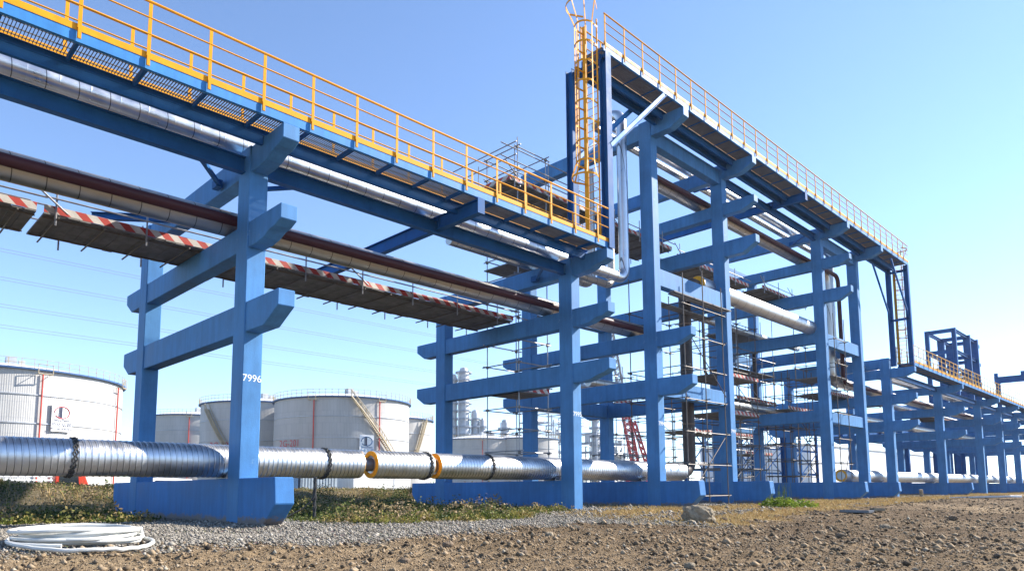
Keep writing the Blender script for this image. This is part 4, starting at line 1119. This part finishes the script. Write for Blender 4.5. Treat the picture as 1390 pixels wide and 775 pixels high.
def process(x, y, w, d, h, lab, seed):
    rg = random.Random(seed)
    t = thing('process_unit', (x, y, .8), lab, 'refinery structure', 'refinery process structures')
    nx, nz = 4, max(3, int(h/6)); m = MB()
    xs = np.linspace(x-w/2, x+w/2, nx+1); ys = (y-d/2, y+d/2); zs = np.linspace(.8, h, nz+1)
    for a in xs:
        for b in ys: m.bar((a, b, .8), (a, b, h*rg.uniform(.75, 1.05)), .7)
    for z in zs[1:]:
        for b in ys: m.bar((xs[0], b, z), (xs[-1], b, z), .6)
        for a in xs: m.bar((a, ys[0], z), (a, ys[1], z), .6)
    m.build('steel_frame', M['refgrey'], t)
    for i in range(26):
        m = MB(); a = rg.uniform(x-w/2, x+w/2); b = rg.uniform(*ys); z = rg.choice(list(zs[:-1])); r = rg.uniform(.6, 1.7)
        if rg.random() < .5: m.tube([(a, b, z), (a, b, z+rg.uniform(3, 7))], r, 8)
        else: m.tube([(a, b, z+r+.6), (a+rg.uniform(4, 9), b, z+r+.6)], r, 8)
        m.build('vessel', M['refsteel'], t, smooth=True)
    m = MB()
    for i in range(40):
        a = rg.uniform(x-w/2, x+w/2-6); b = ys[0]-rg.uniform(.3, 2); z = rg.uniform(2, h)
        if rg.random() < .5: m.tube([(a, b, z), (min(a+rg.uniform(5, 20), x+w/2), b, z)], rg.uniform(.15, .4), 5)
        else: m.tube([(a, b, 1), (a, b, z)], rg.uniform(.15, .4), 5)
    m.build('pipework', M['refsteel'], t, smooth=True)
    return t
process(330, 281, 50, 16, 48, 'maze of refinery frames and vessels seen between second and third frames', 1)
process(352, 262, 26, 14, 36, 'refinery frame behind the red crane boom', 2)
process(370, 262, 20, 12, 30, 'low refinery frame right of the red crane boom', 4)
process(140, 427, 26, 14, 36, 'grey refinery frame at far left behind the small tank', 3)
process(296, 318, 26, 14, 30, 'low refinery frame left of the striped scaffold deck', 5)

# red lattice crane
t = thing('crawler_crane', (161, 98, .8), 'red lattice crane boom with grey upper part seen between the second and third frames', 'crane')
def lattice(m, p, q, w, n, r=.09):
    p = Vector(p); q = Vector(q); d = (q-p).normalized(); s = d.cross(Vector((.66, .75, 0))).normalized(); u = s.cross(d)
    cs = [(s*a+u*b)*w/2 for a, b in ((-1, -1), (1, -1), (1, 1), (-1, 1))]
    for c in cs: m.tube([p+c, q+c], r, 5)
    for i in range(n):
        for j in range(4):
            a = p+(q-p)*(i/n); b = p+(q-p)*((i+1)/n)
            m.tube([a+cs[j], b+cs[(j+1) % 4]], r*.7, 4); m.tube([a+cs[(j+1) % 4], b+cs[j]], r*.7, 4)
m = MB(); lattice(m, (159.6, 99.2, 3.0), (156.2, 100.9, 22.2), 1.9, 11, .20); m.build('lower_boom', M['cranered'], t)
m = MB(); lattice(m, (156.2, 100.9, 22.2), (151.6, 102.4, 47.), 1.5, 14, .14); m.build('upper_boom', M['cranegrey'], t)
m = MB(); lattice(m, (163.2, 97.6, 5.0), (158.6, 100.0, 20.5), 1.0, 9, .15); m.build('mast', M['cranered'], t)
MB().box(157.5, 164.5, 95.5, 102.5, 2.1, 4.6).build('machine_house', M['cranered'], t, bevel=.2)
for y in (95.2, 101.0): MB().box(156.5, 165.5, y, y+1.6, .8, 2.1).build('crawler_track', M['black'], t, bevel=.3)
m = MB()
for k in (0, .35): m.tube([(163.2+k, 97.6, 5.0), (151.8+k, 102.3, 46.6)], .04, 4)
m.build('pendant_cable', M['cable'], t)

# ------------------------------------------------------------------ power lines, pole
for i, (z, lab) in enumerate(((35.9, 'topmost'), (35.2, 'second from top'), (31.9, 'third from top'), (31.2, 'fourth from top'), (28.1, 'fifth from top'), (27.4, 'sixth from top'), (25.2, 'seventh from top'), (24.5, 'lowest'))):
    pts = []
    for k in range(41):
        s = k/40; x = -160+480*s; pts.append((x, 100-.0*x, z-1.5+ 9*((s-.62)**2)+ (.3 if i % 2 else 0)))
    o = MB().tube(pts, .032, 5).build('power_line', M['cable'], smooth=True)
    tag(o, f'{lab} thin power cable of the four pairs crossing the sky at left', 'power line', 'overhead power cables')
x, y = -1.2, 62
t = thing('utility_pole', (x, y, .7), 'small dark utility pole in front of the left storage tank', 'utility pole')
MB().tube([(x, y, .4), (x+.05, y, 7.0)], .11, 8).build('pole', M['wood'], t, smooth=True)
for z in (6.7, 5.9): MB().bar((x-.6, y+.12, z), (x+.6, y+.12, z), .1).build('cross_arm', M['wood'], t)
m = MB()
for z in (6.78, 5.98):
    for dx in (-.5, 0, .5): m.tube([(x+dx, y+.1, z), (x-20, y+1+dx, z-.6), (x-50, y+3+dx, z)], .02, 4)
m.build('wire', M['cable'], t)

# ------------------------------------------------------------------ vehicles and cabins behind the bank
def wheel(parent, x, y, z, r, w=.26):
    w_ = MB().tube([(x, y-w/2, z), (x, y+w/2, z)], r, 20).build('wheel', M['black'], parent, smooth=True)
    MB().tube([(x, y-w/2-.01, z), (x, y-w/2+.05, z)], r*.55, 14).build('rim', M['refsteel'], w_)
zg = .62
t = thing('stake_truck', (1.5, 31, zg), 'red cab truck with a white stake bed parked behind the weedy bank', 'truck')
b = MB(); b.prism_x([(30, 0), (32, 0), (32, .01), (30, .01)], 0, .01)
c = MB()
prof = [(2.55, .55), (4.25, .55), (4.32, .95), (4.22, 1.35), (3.95, 2.05), (3.75, 2.15), (2.6, 2.15), (2.55, 1.9)]
vs = [(px, yy, zg+pz) for yy in (30.05, 31.95) for px, pz in prof]; k = len(prof)
c.add(vs, [(i, (i+1) % k, k+(i+1) % k, k+i) for i in range(k)] + [tuple(range(k)), tuple(range(k, 2*k))[::-1]])
c.build('cab', M['truckred'], t, bevel=.05)
MB().add([(2.75, 30.035, zg+1.25), (3.75, 30.035, zg+1.25), (3.68, 30.035, zg+1.95), (2.75, 30.035, zg+1.95)], [(0, 1, 2, 3)]).add([(2.75, 30.05, zg+1.25), (3.75, 30.05, zg+1.25), (3.68, 30.05, zg+1.95), (2.75, 30.05, zg+1.95)], [(3, 2, 1, 0)]).build('side_window', M['glass'], t)
MB().box(-1.9, 2.42, 30.0, 32.0, zg+.85, zg+1.0).build('cargo_bed', M['truckred'], t)
m = MB()
for i in range(9): m.box(-1.85+i*.52, -1.80+i*.52, 30.0, 30.05, zg+1.0, zg+1.75)
for z in (1.25, 1.5, 1.72): m.box(-1.9, 2.42, 29.975, 29.998, zg+z-.04, zg+z+.04)
m.build('stake_side', M['carwhite'], t)
MB().box(-1.8, 4.0, 30.4, 31.6, zg+.5, zg+.7).build('chassis', M['black'], t)
for x in (-.9, 3.45):
    for y in (30.2, 31.8): wheel(t, x, y, zg+.42, .42)
t = thing('white_van', (10.2, 33, zg), 'white car roof showing between the silver pipe and the first footing', 'car')
c = MB(); prof = [(7.9, .35), (12.2, .35), (12.3, .8), (11.5, 1.05), (10.9, 1.62), (8.7, 1.70), (8.0, 1.5), (7.8, .9)]
z = zg+.02; vs = [(px, yy, z+pz) for yy in (32.1, 33.9) for px, pz in prof]; k = len(prof)
c.add(vs, [(i, (i+1) % k, k+(i+1) % k, k+i) for i in range(k)] + [tuple(range(k)), tuple(range(k, 2*k))[::-1]])
c.build('body', M['carwhite'], t, bevel=.06)
m = MB(); m.add([(8.3, 32.085, z+1.05), (10.9, 32.085, z+1.05), (10.6, 32.085, z+1.5), (8.6, 32.085, z+1.52)], [(0, 1, 2, 3)]); m.build('side_window', M['glass'], t)
for x in (8.6, 11.4):
    for y in (32.2, 33.8): wheel(t, x, y, z+.33, .33, .2)
def cabin(x0, x1, y0, y1, z0, z1, mat, lab, ribs=True, extra=True):
    t = thing('site_cabin', ((x0+x1)/2, (y0+y1)/2, z0), lab, 'site cabin', 'site cabins and containers behind the bank')
    m = MB().box(x0, x1, y0, y1, z0, z1); m.build('wall', mat, t)
    m = MB()
    if ribs:
        k = x0+.12
        while k < x1-.1: m.box(k, k+.10, y0-.035, y0-.002, z0+.12, z1-.12); k += .24
    else: m.box(x0-.02, x1+.02, y0-.03, y0-.002, z0, z0+.14).box(x0+(x1-x0)*.7, x0+(x1-x0)*.7+.06, y0-.03, y0-.002, z0+.14, z1)
    m.build('cladding_rib', mat, t)
    MB().box(x0-.06, x1+.06, y0-.06, y1+.06, z1+.003, z1+.12).build('roof', mat, t)
    return t
cabin(22.2, 27.6, 30.0, 32.4, .7, 3.5, M['cont_white'], 'white site cabin behind the short pipe section', False)
cabin(17.9, 20.9, 30.2, 32.6, .7, 3.3, M['cont_grey'], 'grey ribbed container right of the dark blue one')
cabin(15.4, 17.7, 30.2, 32.6, .7, 3.3, M['cont_blue'], 'dark blue container behind the hanging cable', False)

# ------------------------------------------------------------------ small things in front
# coil of white plastic pipe
t = thing('hose_coil', (-4.15, -3.4, .62), 'coil of white plastic pipe lying on gravel at lower left', 'hose coil')
def coil_loops():
    pts = []; N = 64
    for L in range(13):
        for i in range(N):
            f = L + i/N; a = 2*math.pi*f
            ra = .70 + .08*math.sin(f*1.7) + .018*L; rb = .78 + .07*math.cos(f*2.3)
            cx = -4.10 + .05*math.sin(L*2.1); cy = -3.15 + .05*math.cos(L*1.3)
            gx, gy = cx+ra*math.cos(a), cy+rb*math.sin(a)
            z = .655 + .042*(L % 6) + .018*math.sin(a*2+L) + .01*math.sin(f*5.1)
            pts.append((gx, gy, z))
    return pts
MB().tube(coil_loops(), .031, 8).build('coiled_pipe', M['white'], t, smooth=True)
pts = []
for i in range(90):
    a = 2.6 + 2*math.pi*i/72*1.02
    k = i/89
    ra = .95+.12*math.sin(math.pi*min(1, k*1.15)); rb = .95+.45*math.sin(math.pi*k)**1.5
    x, y = -4.18+ra*math.cos(a), -3.45+rb*math.sin(a)
    pts.append((x, y, gz(x, y)+.045+.10*(1-math.sin(math.pi*k))*.6))
MB().tube(pts, .033, 8).build('loose_loop', M['white'], t, smooth=True)

# broken concrete block
def boulder(name, c, size, mat, seed, rough=.16, squash=(1, 1, 1), rz=0.):
    bm = bmesh.new(); bmesh.ops.create_icosphere(bm, subdivisions=4, radius=1)
    rg = np.random.default_rng(seed)
    P = np.array([v.co for v in bm.verts])
    off = rg.uniform(0, 40, 3)
    box = np.max(np.abs(P)*np.array([1., 1.1, 1.15]), axis=1)[:, None]
    Q = P/(box**.25)
    nn = (fbm(Q[:, 0]*2+off[0]+Q[:, 2]*1.3, Q[:, 1]*2+off[1]-Q[:, 2], 5, seed)-.5)
    n2 = (fbm(Q[:, 0]*7+off[0]+Q[:, 2]*5, Q[:, 1]*7+off[1]-Q[:, 2]*4, 3, seed+5)-.5)
    Q = Q*(1+rough*2.2*nn+rough*.8*n2)[:, None]*np.array(size)
    ca, sa = math.cos(rz), math.sin(rz)
    for v, q in zip(bm.verts, Q): v.co = (q[0]*ca-q[1]*sa, q[0]*sa+q[1]*ca, q[2])
    me = bpy.data.meshes.new(name); bm.to_mesh(me); bm.free(); me.materials.append(mat)
    o = bpy.data.objects.new(name, me); COL.objects.link(o); o.location = c; WLOC[o.name] = Vector(c)
    return o
M['rock'] = paint('rough_concrete_lump', (.25, .205, .145), .95, .4, 6, False, dirt=(.15, .12, .09), bumpy=1.)
M['clodbig'] = paint('dry_mud_lump', (.17, .125, .085), .95, .35, 7, False, dirt=(.09, .07, .05), bumpy=1.)
o = boulder('concrete_rock', (11.6, -5.8, gz(11.6, -5.8)+.20), (.48, .33, .32), M['rock'], 9, .26, rz=-.75)
tag(o, 'rough lump of broken concrete on the dry grass in front of the tall frames', 'rock')
rk = [(10.6, -6.1, .13), (12.7, -6.0, .11), (1.3, -6.4, .11), (4.3, -6.3, .12), (-1.4, -9.9, .10), (4.6, -12.0, .07), (2.0, -11.2, .09), (-3.4, -10.4, .08), (9.6, -10.6, .11), (14.0, -10.2, .14), (19.5, -10.6, .16), (-.6, -7.6, .10), (-2.3, -8.1, .08), (1.4, -8.3, .09)]
locs = ['against the left side of the concrete lump', 'beside the right side of the concrete lump', 'on the dirt straight below the bare pipe joints', 'on the dirt below the second frame', 'at the bottom edge, left of centre',
        'low on the dirt below the fresh green plant', 'low on the dirt below the concrete lump', 'at the bottom edge below frame 7996', 'right of centre on the ploughed dirt', 'right of the grey slab on the dirt',
        'farthest right on the dirt field', 'near the gravel edge below the hanging cable', 'on the dirt below the first footing', 'on the dirt left of the second frame column']
for i, (x, y, s) in enumerate(rk):
    o = boulder('loose_rock', (x, y, gz(x, y)+s*.35), (s, s*.8, s*.62), M['clodbig'] if i % 3 else M['rock'], 20+i, .2, rz=i*1.3)
    tag(o, f'small loose brown rock {locs[i]}', 'rock', 'loose rocks on the dirt')
# white marker post, flat slab, pale boards
o = MB().tube([(51.5, -1.2, .62), (51.4, -1.2, 1.25)], .13, 10).build('marker_stub', M['rock'], smooth=True)
def slab(x, y, w, d, h, rz, mat, name, lab, cat):
    m = MB().box(-w/2, w/2, -d/2, d/2, 0, h)
    o = m.build(name, mat, origin=(0, 0, 0), bevel=.01); o.location = (x, y, gz(x, y)+.02); o.rotation_euler = (.02, .03, rz)
    tag(o, lab, cat); return o
tag(o, 'short pale stub post in front of the footing under the far ladder tower', 'marker post')
slab(21.4, -6.95, 1.8, 1.0, .10, .2, M['primer'], 'grey_slab', 'flat grey slab lying at the edge of the dirt on the right', 'slab')
slab(22.7, -7.25, .6, .4, .12, .6, M['rock'], 'pale_stone', 'pale flat stone next to the grey slab', 'stone')
slab(44.7, -6.5, 4.6, .8, .10, .96, M['sign'], 'white_sheet', 'long white sheet lying on the ground before the far frames', 'sheet')
# fresh green plant by the fourth footing
cx = np.array([21.9, 22.3, 22.7, 23.2, 23.6, 22.1]); cy = np.array([-3.4, -3.6, -3.7, -3.9, -4.1, -3.2])
o = leaves('green_plant', cx, cy, np.full(6, .48), np.array([.40, .44, .36, .30, .26, .3]), 210, .13, m_green, 'low bright green plant on dry grass before the third tall frame', 'plant', kind=None)
m = MB()
for i in range(26):
    x, y = 22.3+random.uniform(-.6, .7), -3.6+random.uniform(-.3, .3); z = gz(x, y); h = random.uniform(.6, 1.1)
    m.tube([(x, y, z), (x+random.uniform(-.08, .08), y, z+h*.6), (x+random.uniform(-.2, .2), y+random.uniform(-.1, .1), z+h)], .006, 4)
    for q in range(4): m.add([(x+random.uniform(-.12, .12), y, z+h*random.uniform(.5, 1))]*1 + [], []) 
m.v = m.v; st = m.build('stem', m_green, None, origin=(0, 0, 0)); st.parent = o

# ------------------------------------------------------------------ air
hm = bpy.data.materials.new('haze_air'); hm.use_nodes = True
hn = hm.node_tree; hn.nodes.remove(hn.nodes['Principled BSDF'])
pv = hn.nodes.new('ShaderNodeVolumePrincipled'); pv.inputs['Density'].default_value = .00016
pv.inputs['Color'].default_value = (.80, .88, 1, 1); pv.inputs['Anisotropy'].default_value = .3
hn.links.new(pv.outputs[0], hn.nodes['Material Output'].inputs['Volume'])
hz = MB().box(-1650, 1650, -1650, 1650, -2, 95).build('haze', hm, origin=(0, 0, -2))
tag(hz, 'thin pale air softening the far refinery', 'haze', kind='stuff')

# ------------------------------------------------------------------ camera, sun, sky
cam = bpy.data.cameras.new('camera'); co = bpy.data.objects.new('camera', cam); COL.objects.link(co)
yaw, pit, rol = R(45.003), R(6.188), R(-.324)
F = Vector((math.sin(yaw)*math.cos(pit), math.cos(yaw)*math.cos(pit), math.sin(pit)))
Rt_ = Vector((math.cos(yaw), -math.sin(yaw), 0)); U = Rt_.cross(F)
R2 = Rt_*math.cos(rol) + U*math.sin(rol); U2 = -Rt_*math.sin(rol) + U*math.cos(rol)
co.matrix_world = Matrix(((R2.x, U2.x, -F.x, -7.427), (R2.y, U2.y, -F.y, -16.882), (R2.z, U2.z, -F.z, 1.5), (0, 0, 0, 1)))
cam.sensor_width = 36; cam.lens = 951.5/1390*36; cam.shift_y = (559.6-387.5)/1390; cam.clip_end = 9000; cam.clip_start = .1
SC.camera = co

S = Vector((2.1, -1.0, 1.64)).normalized()
elev = math.asin(S.z); az = math.atan2(S.x, S.y)            # clockwise from +Y
sun = bpy.data.lights.new('sun', 'SUN'); so = bpy.data.objects.new('sun', sun); COL.objects.link(so)
sun.energy = 5.0; sun.angle = R(.53); sun.color = (1., .93, .83)
so.rotation_euler = S.to_track_quat('Z', 'Y').to_euler()
w = bpy.data.worlds.new('World'); SC.world = w; w.use_nodes = True
nt = w.node_tree; bg = nt.nodes['Background']
sky = nt.nodes.new('ShaderNodeTexSky'); sky.sky_type = 'NISHITA'; sky.sun_disc = False
sky.sun_elevation = elev; sky.sun_rotation = az; sky.air_density = .85; sky.dust_density = .1; sky.ozone_density = 3.0; sky.altitude = 1200
nt.links.new(sky.outputs['Color'], bg.inputs['Color']); bg.inputs['Strength'].default_value = .135
vs = SC.view_settings
vs.view_transform = 'Standard'; vs.look = 'None'; vs.exposure = 1.3; vs.gamma = 1.0; vs.use_curve_mapping = False
SC.cycles.max_bounces = 6
